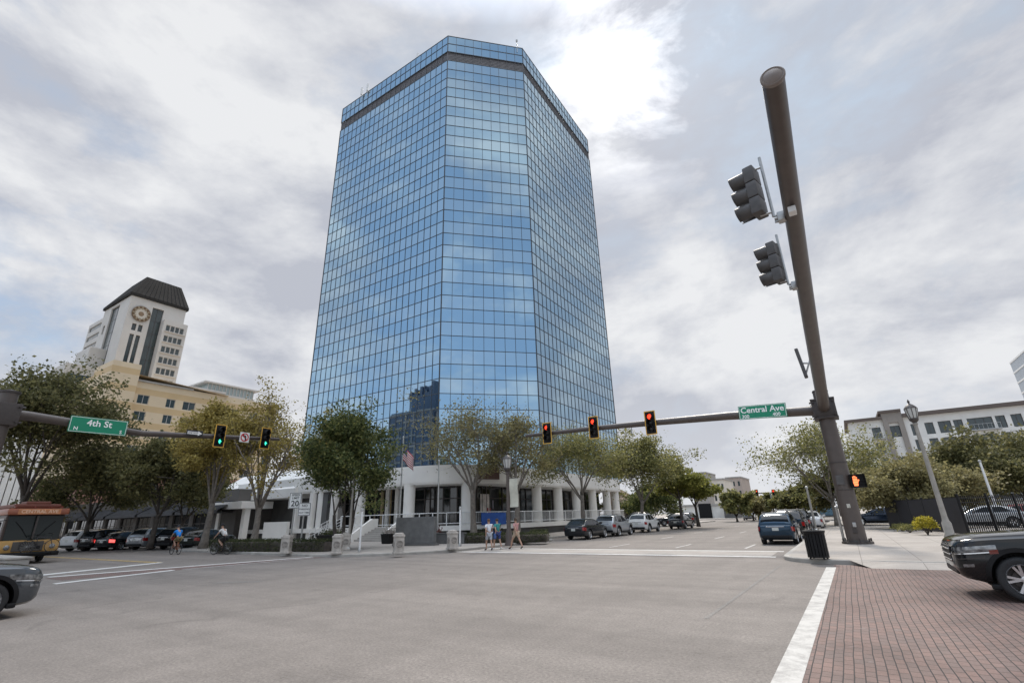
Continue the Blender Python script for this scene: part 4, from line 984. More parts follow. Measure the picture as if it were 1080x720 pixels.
def near_at(Y):
    Y-=PY
    for a,b in zip(P_[:-1],P_[1:]):
        if b.y<=Y<=a.y: return a.lerp(b,(Y-a.y)/(b.y-a.y))+PB
    return P_[-1]+PB
m=MB(); q=near_at(atx(836,223,.3).y if False else 11.2); jb=g(836,224,q.z-.25)-PB
m.bbox(jb.x-.07,jb.x+.07,jb.y-.1,jb.y+.1,jb.z-.03,jb.z+.1,.015); m.build('junction_box',M['white_paint'],pole)
# cable conduit at the base of the near arm
# signals on the far arm
AF='signals on the long arm in front of the tower'
for px,py,lb in ((577,456.5,'red-lit signal at the free end of the long arm in front of the tower'),(626,450.5,'middle red-lit signal of the arm, against the tower right edge'),(686,445.5,'red-lit signal of the long arm seen against the sky right of the tower')):
    q=aty(px,py,PY-.32); signal(lb,(q.x,q.y,q.z),(0.02,-1,0),'red',group=AF)
    m=MB(); m.bbox(q.x-.06-PB.x,q.x+.06-PB.x,-.31+.0,-.05,q.z-.45-PB.z,q.z+.45-PB.z,.02); m.build('signal_bracket',M['galv'],pole)
q=aty(666,452,PY); m=MB(); m.tube([(q.x-PB.x,0,q.z-PB.z+.15),(q.x-PB.x,0,q.z-PB.z-.3)],.035,8); m.build('detector',M['galv'],pole)
# street-name sign on the far arm
def name_sign(label,c,w_,h_,T,lines,arrows=None,tilt=0):
    e=empty('street_name_sign',label,'street sign',(0,0,0)); e.matrix_world=T
    m=MB(); m.bbox(-w_/2,w_/2,-h_/2,h_/2,-.03,0,.012); m.build('sign_panel',M['signgreen'],e)
    m=MB(); t=.022; z0,z1=.001,.004
    for s in (-1,1): m.box(-w_/2+.03,w_/2-.03,s*(h_/2-.04)-t/2,s*(h_/2-.04)+t/2,z0,z1); m.box(s*(w_/2-.04)-t/2,s*(w_/2-.04)+t/2,-h_/2+.055,h_/2-.055,z0,z1)
    m.build('border',M['signwhite'],e)
    for body,x,y,sz,al in lines: text('lettering',body,sz,M['textwhite'],Matrix.Translation((x,y,.004)),e,.002,al,bold=sz*.018)
    return e
a=aty(779,435.5,PY-.34); b=aty(829.5,431.5,PY-.34); c=(a+b)/2; Ux=(b-a).normalized()
Tm=frame(c,Ux,(0,-1,0)); L=(b-a).length
name_sign('green street-name sign reading Central Ave 300 400 on the long signal arm',None,L,.72,Tm,[('Central Ave',0,.10,.42,'CENTER'),('300',-L/2+.14,-.22,.24,'LEFT'),('400',L/2-.30,-.20,.24,'RIGHT')])
# near arm signals, seen from the side
NA='signals hanging beside the near arm'
for (px,py,Y,lb) in ((790,206,10.7,'upper grey signal seen from its side beside the near arm'),(813,279,14.3,'lower grey signal seen from its side beside the near arm')):
    q=aty(px,py,Y); ar=near_at(Y); 
    sg_=signal(lb,(q.x+.02,q.y,q.z),(-1,.25,0),None,False,'signal_grey',NA); sg_.scale=(1.15,1.15,1.15)
    m=MB(); v0=Vector((ar.x-.36,Y,0)); zt,zb_=q.z+.72,q.z-.72
    m.tube([v0+Vector((0,0,zb_)),v0+Vector((0,0,zt+.15))],.032,8)
    for zz in (q.z+.6,q.z-.6): m.tube([v0+Vector((0,0,zz)),(q.x+.12,Y,zz)],.026,8); m.tube([(q.x+.12,Y,zz-.05 if zz>q.z else zz+.12),(q.x+.12,Y,zz+.05 if zz<q.z else zz-.12)],.04,8)
    m.tube([v0+Vector((0,0,ar.z)),(ar.x-.16,Y,ar.z)],.04,8)
    for dz in (-.07,.07): m.tube([v0+Vector((0,0,ar.z+dz)),(ar.x-.14,Y+.05,ar.z+dz)],.03,6)
    m.bbox(ar.x-.30,ar.x-.16,Y-.10,Y+.10,ar.z-.11,ar.z+.11,.03)
    m.v=[v-PB for v in m.v]; shade_auto(m.build('signal_bracket',M['galv'],pole))
# detector panel on short bracket
q=aty(845,383,23.5); ar=near_at(23.5); e=empty('detector_panel','thin dark radar detector panel on a bracket left of the near arm','detector',(q.x,q.y,q.z))
m=MB(); m.bbox(-.07,.07,-.2,.2,-.65,.65,.04,Matrix.Rotation(R(-6),4,'Y')); m.build('panel',M['signal_grey'],e)
m=MB(); m.tube([(0.05,0,.0),(ar.x-q.x-.2,0,-.05)],.04,8); m.tube([(.1,0,-.45),(.35,0,.1)],.035,8); m.build('bracket',M['galv'],e)
# pedestrian signal and push buttons on the pole
q=aty(904,507,PY-.1); e=empty('pedestrian_signal','black pedestrian signal showing a lit orange hand on the big pole','pedestrian signal',(q.x,q.y,q.z),R(8))
m=MB(); m.bbox(-.30,.30,-.2,.1,-.30,.30,.03); m.build('housing',M['black'],e)
m=MB()
for i in range(-2,3): m.box(-.27,.27,-.30,-.21,i*.12-.006,i*.12+.006)
m.box(-.30,.30,-.32,-.2,.28,.30); m.box(-.30,-.285,-.32,-.2,-.28,.28); m.box(.285,.30,-.32,-.2,-.28,.28); m.build('visor',M['black'],e)
m=MB(); hx=-.10; Th=Matrix.Translation((hx,-.212,-.02))@Matrix.Rotation(R(90),4,'X')
m.prism([(-.08,-.20),(.07,-.20),(.10,-.02),(.09,.06),(-.09,.06),(-.10,-.04)],-.004,.004,Th)
for i,(x,h_) in enumerate(((-.068,.22),(-.022,.25),(.024,.24),(.068,.19))): m.prism([(x-.019,.063),(x+.019,.063),(x+.016,h_),(x-.016,h_)],-.004,.004,Th)
m.prism([(.098,-.03),(.16,.05),(.14,.09),(.092,.04)],-.004,.004,Th)
m.build('hand_symbol',M['hand_on'],e)
q=aty(886,506,PY-.42); m=MB(); m.bbox(q.x-.16-PB.x,q.x+.16-PB.x,-.42,-.30,q.z-.22-PB.z,q.z+.22-PB.z,.03); m.build('control_box',M['signal_grey'],pole)
q=aty(901,553,PY-.44); m=MB(); m.bbox(q.x-.07-PB.x,q.x+.07-PB.x,-.50,-.36,q.z-.1-PB.z,q.z+.1-PB.z,.03); m.bbox(q.x+.25-PB.x,q.x+.38-PB.x,-.16,.02,q.z+.0-PB.z,q.z+.22-PB.z,.03); m.build('push_button',M['galv'],pole)
p=g(891,573,.14); e=empty('push_button_post','slim weathered post standing close left of the big mast pole','post',p); hp=hat(887,535,p)-.14
m=MB(); m.tube([(0,0,0),(0,0,hp)],.055,10); m.build('post',M['wood_pole'],e); m=MB(); m.lathe([(.06,hp),(.075,hp+.02),(.06,hp+.07),(.01,hp+.09)],10); m.build('cap',M['galv'],e)

# left mast pole (mostly outside the frame), arm over the left street
LXm=-31.9
j=atx(3,437,LXm); lp=empty('mast_arm_pole','dark bronze mast pole cut off by the left edge, holding the 4th St arm','signal pole',(LXm,j.y,.14)); LB=Vector((LXm,j.y,.14)); lz=j.z-.14
m=MB(); m.tube([(0,0,0),(0,0,lz+1.0)],[.40,.33],24); m.lathe([(.62,0),(.62,.1),(.43,.12)],20); shade_auto(m.build('shaft',M['bronze'],lp),50)
m=MB(); m.lathe([(.38,lz+1.0),(.39,lz+1.1),(.02,lz+1.2)],20); m.bbox(-.5,.5,-.5,.5,lz-.52,lz+.5,.04); 
for u in (-.4,.4):
    for w_ in (-.35,.35): m.tube([(u,.5,lz+w_),(u,.62,lz+w_)],.05,6); m.tube([(.5,u,lz+w_),(.62,u,lz+w_)],.05,6)
shade_auto(m.build('arm_clamp',M['bronze_dark'],lp))
tip=atx(294,463,LXm)-LB; md=atx(150,457,LXm)-LB
m=MB(); m.tube([(0,.4,lz+.05),(0,1.0,lz+.06),Vector((0,.4,lz)).lerp(md,.55)+Vector((0,0,.04)),md,md.lerp(tip,.6),tip],[.25,.22,.2,.16,.13,.10],18); shade_auto(m.build('mast_arm',M['bronze'],lp),60)
AL='signals on the left arm'
for px,py,lb in ((232,459.5,'green-arrow signal on the left arm between the one-way and no-turn signs'),(280,462,'green-arrow signal at the tip of the left arm')):
    q=atx(px,py,LXm+.3); signal(lb,(q.x,q.y,q.z),(1,-.02,0),'green',group=AL,arrow=True)
    m=MB(); m.bbox(.03,.29,q.y-.06-LB.y,q.y+.06-LB.y,q.z-.4-LB.z,q.z+.4-LB.z,.02); m.build('signal_bracket',M['galv'],lp)
a=atx(73,446,LXm+.32); b=atx(134,452,LXm+.32); c=(a+b)/2; L=(b-a).length
name_sign('green street-name sign reading 4th St on the left signal arm',None,L,.80,frame(c,b-a,(1,0,0)),[('4th St',0,.10,.44,'CENTER'),('N',-L/2+.2,-.22,.24,'LEFT'),('S',L/2-.2,-.22,.24,'RIGHT')])
q=atx(205.5,456.5,LXm+.3); e=empty('one_way_sign','small black and white one-way arrow sign on the left signal arm','sign',(0,0,0)); e.matrix_world=frame(q,(0,1,0),(1,0,0))
m=MB(); m.bbox(-.46,.46,-.17,.17,-.02,0,.01); m.build('sign_panel',M['textblack'],e)
m=MB(); m.prism([(-.40,-.08),(.18,-.08),(.18,-.14),(.41,0),(.18,.14),(.18,.08),(-.40,.08)],.001,.004); m.build('arrow',M['signwhite'],e)
text('lettering','ONE WAY',.12,M['textblack'],Matrix.Translation((-.1,0,.006)),e,.001,bold=.002)
q=atx(258,461,LXm+.3); e=empty('no_left_turn_sign','square white no-left-turn sign with red ring on the left signal arm','sign',(0,0,0)); e.matrix_world=frame(q,(0,1,0),(1,0,0))
m=MB(); m.bbox(-.31,.31,-.31,.31,-.02,0,.01); m.build('sign_panel',M['signwhite'],e)
m=MB(); m.tube([(.06,-.19,.003),(.06,.06,.003),(.03,.10,.003),(-.06,.10,.003)],.035,6); m.prism([(-.05,.0),(-.05,.2),(-.19,.10)],.001,.006); m.build('arrow',M['textblack'],e)
m=MB(); n=32
m.lathe([(.20,.007),(.265,.007),(.265,.011),(.20,.011)],n,cap=False); m.prism([(-.19,.14),(-.14,.19),(.19,-.14),(.14,-.19)],.0075,.010); m.build('red_ring',M['red_print'],e)

# acorn street lamps
def acorn(label,base,top,scale=1,banner=False,group='acorn street lamps'):
    e=empty('street_lamp',label,'street lamp',base,0,group); H_=top
    m=MB(); m.lathe([(.26,0),(.26,.1),(.2,.18),(.2,.7),(.14,.82),(.125,1.0),(.085,H_-1.25),(.12,H_-1.22),(.12,H_-1.16),(.09,H_-1.12)],16); shade_auto(m.build('post',M['wood_pole'] if not banner else M['bronze'],e),40)
    m=MB(); m.lathe([(.09,H_-1.12),(.20,H_-1.0),(.22,H_-.92),(.20,H_-.88)],14); m.lathe([(.30,H_-.34),(.27,H_-.28),(.16,H_-.16),(.05,H_-.08),(.04,H_-.02),(.07,H_+.02),(.01,H_+.16)],16)
    for k_ in range(8): a=k_*PI/4; m.tube([(.2*math.cos(a),.2*math.sin(a),H_-.9),(.295*math.cos(a),.295*math.sin(a),H_-.34)],.016,4)
    shade_auto(m.build('lantern_frame',M['bronze_dark'],e),40)
    m=MB(); m.lathe([(.18,H_-.89),(.24,H_-.65),(.275,H_-.36),(.25,H_-.33)],16); shade_auto(m.build('lamp_glass',flat('frosted_lamp_glass',(.5,.5,.48),.25,spec=.6),e),40)
    if banner:
        m=MB(); m.tube([(.08,0,H_-1.5),(.75,0,H_-1.5)],.02,6); m.tube([(.08,0,H_-3.2),(.75,0,H_-3.2)],.02,6); m.build('banner_arm',M['bronze_dark'],e)
        m=MB(); n=8
        for i in range(n): 
            z0=H_-3.18+1.66*i/n; z1=H_-3.18+1.66*(i+1)/n; y0=.03*math.sin(i*.8); y1=.03*math.sin((i+1)*.8)
            m.add([(.13,y0,z0),(.72,y0,z0),(.72,y1,z1),(.13,y1,z1),(.13,y0+.006,z0),(.72,y0+.006,z0),(.72,y1+.006,z1),(.13,y1+.006,z1)],[(0,1,2,3),(7,6,5,4),(1,5,6,2),(4,0,3,7)])
        m.build('banner',flat('pale_banner_cloth',(.55,.53,.44),.8,var=.15,vs=2.5),e)
    return e
p=g(1003,567,.14); acorn('tall pale street lamp with glass lantern beside the black car',p,hat(959,424,p)-.14)
p=g(537,575,.14); acorn('dark street lamp with a pale banner in front of the podium',p,hat(537,478,p)-.14,banner=True)
# far utility / light poles
def pole_(name,label,b,t,r0,r1,mat,cat,group=None,z=.14,extra=None):
    p=g(b[0],b[1],z); h=hat(t[0],t[1],p)-z; e=empty(name,label,cat,p,0,group)
    m=MB(); m.tube([(0,0,0),(0,0,h*.5),(0,0,h)],[r0,(r0+r1)/2,r1],12); shade_auto(m.build('shaft',mat,e),60)
    m=MB(); m.lathe([(r0*1.9,0),(r0*1.9,.12),(r0*1.2,.2)],12); m.lathe([(r1*1.1,h),(r1*1.6,h+.05),(r1*1.2,h+.15),(.005,h+.18)],10); m.build('cap',M['galv'],e)
    return e,h
pole_('light_pole','plain white pole with a small head in the car park behind the picket fence',(1057,554),(1034,487),.10,.07,M['white_paint'],'pole')
pole_('light_pole','pale leaning-looking pole standing right of the blue parked car',(861,560),(848,515),.09,.07,M['wood_pole'],'pole')
pole_('bent_pole','slim grey pole at the kerb below the distant signals',(818,548),(812,520),.16,.12,M['galv'],'pole',z=0)
# flagpole with drooping flag, second bare flagpole
e,h=pole_('flagpole','flagpole with drooping stars and stripes in front of the podium',(420,573),(421.5,462),.075,.04,M['galv'],'flagpole')
def flagmat():
    m,nt,b=newmat('striped_flag_cloth'); tc=nt.nodes.new('ShaderNodeTexCoord'); s=nt.nodes.new('ShaderNodeSeparateXYZ'); nt.links.new(tc.outputs['UV'],s.inputs[0])
    f=math_node(nt,'FRACT',math_node(nt,'MULTIPLY',s.outputs[1],6.5)); st=math_node(nt,'GREATER_THAN',f,.5); c=mixc(nt,st,(.45,.03,.04),(.75,.73,.70))
    can=math_node(nt,'MULTIPLY',math_node(nt,'LESS_THAN',s.outputs[0],.4),math_node(nt,'GREATER_THAN',s.outputs[1],.46)); 
    vo=nt.nodes.new('ShaderNodeTexVoronoi'); vo.inputs['Scale'].default_value=16; nt.links.new(tc.outputs['UV'],vo.inputs['Vector']); stars=math_node(nt,'LESS_THAN',vo.outputs['Distance'],.22)
    c=mixc(nt,can,c,mixc(nt,stars,(.02,.03,.12),(.75,.73,.7))); nt.links.new(c,b.inputs['Base Color']); b.inputs['Roughness'].default_value=.8; return m
vs=[];fs=[];uv=[]; nu,nv=16,10
for i in range(nu+1):
    for j in range(nv+1):
        u=i/nu; v=j/nv
        x=.04+u*.95; y=.10*math.sin(u*9+v*1.3)*u; zz=h-.45-(1-v)*1.15-u*1.25*(.75+.25*v)
        vs.append((x*(.9+.1*v),y,zz)); uv.append((u,v))
for i in range(nu):
    for j in range(nv): a=i*(nv+1)+j; fs.append((a,a+nv+1,a+nv+2,a+1))
fo=mesh_obj('flag',vs,fs,flagmat(),None,True); ul=fo.data.uv_layers.new(name='UVMap')
for l in fo.data.loops: ul.data[l.index].uv=uv[l.vertex_index]
sm=fo.modifiers.new('thickness','SOLIDIFY'); sm.thickness=.01
fo.location=e.location; fo.scale=(1.25,1.25,1); tag(fo,'drooping striped flag with blue starred corner on the flagpole','flag')
pole_('flagpole','bare grey pole without a flag right of the flagpole',(461,573),(460,487),.07,.045,M['galv'],'flagpole')
for (b,t,lb) in (((485,576),(485,537),'white post at the right kerb of the rounded corner'),((379,582),(380,539),'white post beside the corner tree trunk')):
    pole_('white_post',lb,b,t,.05,.05,M['white_paint'],'post','white posts on the corner')
e,h=pole_('push_button_post','slim grey post rising through the dense corner tree',(367,580),(371,500),.07,.055,M['wood_pole'],'post')
# speed sign and its neighbour
def sign_on_post(label,b,t,w_,h_,lines,nm,face=(.83,-.56)):
    p=g(b[0],b[1],.14); H_=hat(t[0],t[1],p)-.14; e=empty(nm,label,'sign',p,0,'white signs by the hedge'); f=Vector((face[0],face[1],0)).normalized(); rx=Vector((-f.y,f.x,0))
    m=MB(); m.bbox(-.04,.04,-.03,.03,0,H_-.02,.008); m.build('post',M['galv'],e)
    Tm=frame(Vector((0,0,H_-h_/2))+f*.05,rx,f)
    m=MB(); m.bbox(-w_/2,w_/2,-h_/2,h_/2,-.012,0,.005,Tm); m.build('sign_panel',M['signwhite'],e)
    m=MB(); t_=.015
    for s in (-1,1): m.box(-w_/2+.03,w_/2-.03,s*(h_/2-.035)-t_,s*(h_/2-.035)+t_,.001,.003,Tm); m.box(s*(w_/2-.035)-t_,s*(w_/2-.035)+t_,-h_/2+.05,h_/2-.05,.001,.003,Tm)
    m.build('border',M['textblack'],e)
    for body,x,y,sz in lines: text('lettering',body,sz,M['textblack'],Tm@Matrix.Translation((x,y,.004)),e,.001,bold=sz*.015)
sign_on_post('white SPEED LIMIT 20 sign on a post behind the long hedge',(305,581),(306,519),.72,.95,[('SPEED',0,.31,.17),('LIMIT',0,.13,.17),('20',0,-.2,.46)],'speed_limit_sign')
sign_on_post('white rectangular sign with small dark lines right of the speed sign',(316,581),(317,530),.72,.75,[('NO',0,.2,.2),('PARKING',0,0,.14),('ANY TIME',0,-.2,.13)],'parking_sign')
# bollards
BG='stone bollards round the corner'
for i,(px,py,lb) in enumerate(((301,583.5,'stone bollard in front of the long hedge by the speed sign'),(355,584,'stone bollard at the hedge end, nearest the kerb of the two close ones'),(364,580,'stone bollard tucked behind its twin at the hedge end'),(420,584,'stone bollard at the middle of the open corner'),(477,579,'stone bollard at the right of the rounded corner'))):
    p=g(px,py,.14); e=empty('bollard',lb,'bollard',p,R(35+i*7),BG); 
    m=MB(); m.bbox(-.27,.27,-.27,.27,0,.12,.03); m.bbox(-.235,.235,-.235,.235,.1,.80,.04); m.bbox(-.26,.26,-.26,.26,.78,.90,.03); m.bbox(-.2,.2,-.2,.2,.88,.98,.05); m.build('pillar',M['stone'],e)
    m=MB(); 
    for s in (-1,1): m.lathe([(.17,0),(.17,.02),(.14,.03),(.12,.015),(.001,.02)],16,Matrix.Translation((0,s*.235,.47))@Matrix.Rotation(R(-90*s),4,'X')); m.lathe([(.17,0),(.17,.02),(.14,.03),(.12,.015),(.001,.02)],16,Matrix.Translation((s*.235,0,.47))@Matrix.Rotation(R(90*s),4,'Y'))
    m.build('medallion',flat('weathered_medallion',(.26,.235,.21),.8,var=.35,vs=9),e)
# granite monument, planters
p=g(438,575,.14); e=empty('granite_slab','broad grey granite slab standing on the paved corner','monument',p,R(12)); hm=hat(438,545,p)-.14
m=MB(); m.bbox(-1.45,1.45,-.18,.18,.12,hm,.03); m.build('slab',M['granite'],e); m=MB(); m.bbox(-1.6,1.6,-.3,.3,0,.12,.02); m.build('plinth',M['concrete_dark'],e)
p=g(478,573,.14); e=empty('low_granite_wall','low dark granite wall beside the taller granite slab','wall',p,R(12)); m=MB(); m.bbox(-1.6,.9,-.2,.2,0,.62,.03); m.build('wall',M['granite'],e); m=MB(); m.bbox(-1.63,.93,-.23,.23,.62,.68,.015); m.build('coping',M['concrete_dark'],e)
for (px,py,lb,fl_) in ((410,573,'dark planter with pale flowers left of the granite slab',True),(458,573,'small dark planter with reddish plant right of the granite slab',False),(350,574,'broad black planter box under the dense corner tree',None)):
    p=g(px,py,.14); e=empty('planter',lb,'planter',p,0); s=1.3 if fl_ is None else .42
    m=MB(); m.add([(x*s*q,y*min(s,.5)*q,z) for z,q in ((0,.85),(.62,1.0)) for x,y in ((-1,-1),(1,-1),(1,1),(-1,1))],[(3,2,1,0),(0,1,5,4),(1,2,6,5),(2,3,7,6),(3,0,4,7)]); m.bbox(-s*1.04,s*1.04,-min(s,.5)*1.06,min(s,.5)*1.06,.60,.68,.02); m.build('box',M['black'],e)
    r_=random.Random(px); lv=[];lf=[]
    for _ in range(500 if fl_ is None else 260):
        c=Vector((r_.uniform(-s,s)*.95,r_.uniform(-.4,.4),.68+abs(r_.gauss(0,.17)))); a_=Vector((r_.gauss(0,1),r_.gauss(0,1),r_.gauss(.5,1))).normalized(); b_=a_.orthogonal().normalized(); k_=len(lv); s_=.11
        lv+=[c,c+a_*s_*.5+b_*s_*.34,c+a_*s_,c+a_*s_*.5-b_*s_*.34]; lf.append((k_,k_+1,k_+2,k_+3))
    mesh_obj('foliage',lv,lf,leafmat('planter_blooms',(.35,.30,.27),(.5,.45,.42),(.06,.08,.03)) if fl_ else (LEAF['bush'] if fl_ is None else leafmat('reddish_plant',(.12,.03,.03),(.2,.06,.05),(.06,.05,.02))),e)
p=g(14,600,.14); e=empty('seat_wall','pale low concrete seat wall on the kerb between grey car and trolley','wall',p)
m=MB(); m.bbox(-4.5,.5,-.45,.35,.0,.40,.05); m.build('wall',M['concrete'],e); m=MB(); m.bbox(-4.55,.55,-.5,.4,.405,.50,.03); m.build('coping',M['kerb'],e)
# hand-hole cover, sticker and strapping on the big pole
for z_ in (2.35,3.6): m=MB(); m.lathe([(.386,z_-.02),(.40,z_-.015),(.40,z_+.015),(.386,z_+.02)],28,cap=False); m.build('strap',M['bronze_dark'],pole)
m=MB(); m.bbox(-.09,.09,-.425,-.37,.45,.75,.02); m.build('hand_hole_cover',M['bronze_dark'],pole)
m=MB(); m.bbox(-.07,.07,-.405,-.37,1.55,1.72,.004); m.build('sticker',flat('faded_sticker',(.5,.48,.42),.6,var=.3,vs=20),pole)
# blue banner on the terrace railing
for s in range(200,900):
    q=CAM+wd(521,546.5)*(s*.06)
    if q.x>-33.3 and math.hypot(q.x+33.0,q.y-39.3)<7.85: break
an=math.atan2(q.y-39.3,q.x+33.0); q=Vector((-33.0+7.82*math.cos(an),39.3+7.82*math.sin(an),q.z)); e=empty('railing_banner','bright blue banner hung on the terrace railing above the pedestrians','banner',q,an+PI/2)
m=MB(); n=12
for i in range(n):
    x0=-1.25+2.5*i/n; x1=-1.25+2.5*(i+1)/n; f=lambda x:-.03+.02*math.sin(x*5)
    m.add([(x0,f(x0),-.5),(x1,f(x1),-.5),(x1,f(x1)+.02,.48),(x0,f(x0)+.02,.48),(x0,f(x0)+.012,-.5),(x1,f(x1)+.012,-.5),(x1,f(x1)+.032,.48),(x0,f(x0)+.032,.48)],[(0,1,2,3),(7,6,5,4),(0,4,5,1),(3,2,6,7)])
m.build('cloth',flat('blue_banner_cloth',(.03,.10,.36),.7,var=.2,vs=2),e)
# litter bin: slatted black steel
p=g(864,589,.14); e=empty('litter_bin','black slatted steel litter bin at the kerb corner','litter bin',p); hb=hat(862,559,p)-.14
m=MB(); 
for k_ in range(20): a=2*PI*k_/20; c,s=math.cos(a),math.sin(a); m.bbox(-.012,.012,-.036,.036,.06,hb-.06,.005,Matrix.Translation((.30*c,.30*s,0))@Matrix.Rotation(a,4,'Z'))
m.build('slats',M['black'],e)
m=MB(); m.lathe([(.29,hb-.10),(.315,hb-.10),(.345,hb-.02),(.335,hb),(.24,hb),(.22,hb-.03)],28,cap=False); m.lathe([(.285,.05),(.315,.05),(.315,.10),(.285,.10)],28,cap=False); m.build('rim',M['black'],e)
m=MB(); m.lathe([(.25,.30),(.265,hb-.06)],20,cap=True); m.build('liner',M['rubber'],e)
for k_ in range(4): a=k_*PI/2+.6; m=MB(); m.tube([(.27*math.cos(a),.27*math.sin(a),.06),(.29*math.cos(a),.29*math.sin(a),0)],.03,6); m.build('foot',M['black'],e)
# black fence: screened part then open pickets
fa_=g(940,557,.14); fb_=g(1023,565,.14); fc_=g(1110,560,.14)
def fence_run(e,a,b,h,screen,o):
    a=Vector(a)-o; b=Vector(b)-o; a.z=b.z=0; L=(b-a).length; U=(b-a)/L; N=Vector((-U.y,U.x,0)); Tm=Matrix.Translation(a)@Matrix(((U.x,N.x,0,0),(U.y,N.y,0,0),(0,0,1,0),(0,0,0,1)))
    m=MB()
    for z in (.15,h-.35,h-.12): m.box(.04,L-.04,-.02,.02,z-.02,z+.02,Tm)
    m.build('rail',M['black'],e); m=MB()
    n=int(L/.17)
    for i in range(n): x=.1+i*.17; m.box(x-.016,x+.016,-.019,.019,.06,h,Tm)
    m.build('pickets',M['black'],e)
    n=max(1,round(L/2.4))
    for i in range(n+1): x=L*i/n; m=MB(); m.bbox(x-.045,x+.045,-.045,.045,0,h+.08,.01,Tm); m.build('post',M['black'],e)
    if screen: m=MB(); m.box(.05,L-.05,-.034,-.022,.10,h-.05,Tm); m.build('screen',flat('navy_privacy_screen',(.009,.009,.015),.7,var=.25,vs=1.5),e)
e=empty('metal_fence','black metal fence covered by a dark privacy screen right of the pavement','fence',fa_); fence_run(e,fa_,fb_,1.95,True,Vector(fa_))
e=empty('metal_fence','open black picket fence in front of the car park cars','fence',fb_); fence_run(e,fb_,fc_,2.0,False,Vector(fb_))
# the next intersection's mast arm
Y2=118.0; a=aty(786,520.5,Y2); b=aty(838,517.5,Y2); b.x=-1.4; e=empty('mast_arm_pole','distant mast arm with two small signals across the street','signal pole',(b.x,Y2,0),0)
m=MB(); m.tube([(0,0,0),(0,0,b.z+.8)],[.3,.22],12); m.build('shaft',M['bronze'],e); m=MB(); m.tube([(0,0,b.z),(a.x-b.x,0,a.z)],[.22,.11],10); m.build('mast_arm',M['bronze'],e)
for px,lb in ((798,'left one of the two tiny distant signals down the street'),(816,'right one of the two tiny distant signals down the street')):
    q=aty(px,519.5,Y2-.4); signal(lb,(q.x,q.y,q.z),(0,-1,0),'red',group='distant signals')
# ------------------------------------------------------------------ vehicles
def paint(name,c,metal=.35):
    m,nt,b=newmat(name); b.inputs['Base Color'].default_value=(*c,1); b.inputs['Metallic'].default_value=metal; b.inputs['Roughness'].default_value=.32; b.inputs['Specular IOR Level'].default_value=.35; b.inputs['Coat Weight'].default_value=.30; b.inputs['Coat Roughness'].default_value=.05
    tc=nt.nodes.new('ShaderNodeTexCoord'); f=ramp(nt,noise(nt,tc.outputs['Object'],2.5,6,.7),[(.3,.07),(.75,.17)]); nt.links.new(f,b.inputs['Roughness']); return m
PAINT={k_:paint(k_+'_car_paint',c,.0 if k_ in('black','darkgrey','white','red') else .4) for k_,c in dict(black=(.004,.005,.007),grey=(.085,.092,.10),silver=(.36,.37,.38),white=(.68,.68,.67),blue=(.014,.038,.066),navy=(.03,.045,.075),darkgrey=(.018,.02,.023),green=(.03,.036,.032),red=(.20,.02,.02)).items()}
M['headlight']=flat('headlight_glass',(.20,.205,.21),.07,metal=.5,spec=.9,var=.6,vs=14)
M['amber']=flat('amber_marker',(.16,.03,.02),.2)
M['taillight']=flat('tail_lamp_red',(.28,.012,.012),.12,spec=.8)
M['taillight_on']=emis('brake_lamp_lit',(1.0,.10,.09),1.0)
M['plate']=flat('number_plate',(.55,.56,.52),.5,var=.15,vs=12)
def cat(xs,ys,x):
    """smooth monotone-ish interpolation"""
    if x<=xs[0]: return ys[0]
    if x>=xs[-1]: return ys[-1]
    i=max(j for j in range(len(xs)) if xs[j]<=x); i=min(i,len(xs)-2); t=(x-xs[i])/(xs[i+1]-xs[i])
    d=[(ys[j+1]-ys[j])/(xs[j+1]-xs[j]) for j in range(len(xs)-1)]
    def m(j):
        if j==0: return d[0]
        if j==len(xs)-1: return d[-1]
        return 0 if d[j-1]*d[j]<=0 else 2*d[j-1]*d[j]/(d[j-1]+d[j])
    h=xs[i+1]-xs[i]; t2=t*t;t3=t2*t
    return (2*t3-3*t2+1)*ys[i]+(t3-2*t2+t)*h*m(i)+(-2*t3+3*t2)*ys[i+1]+(t3-t2)*h*m(i+1)
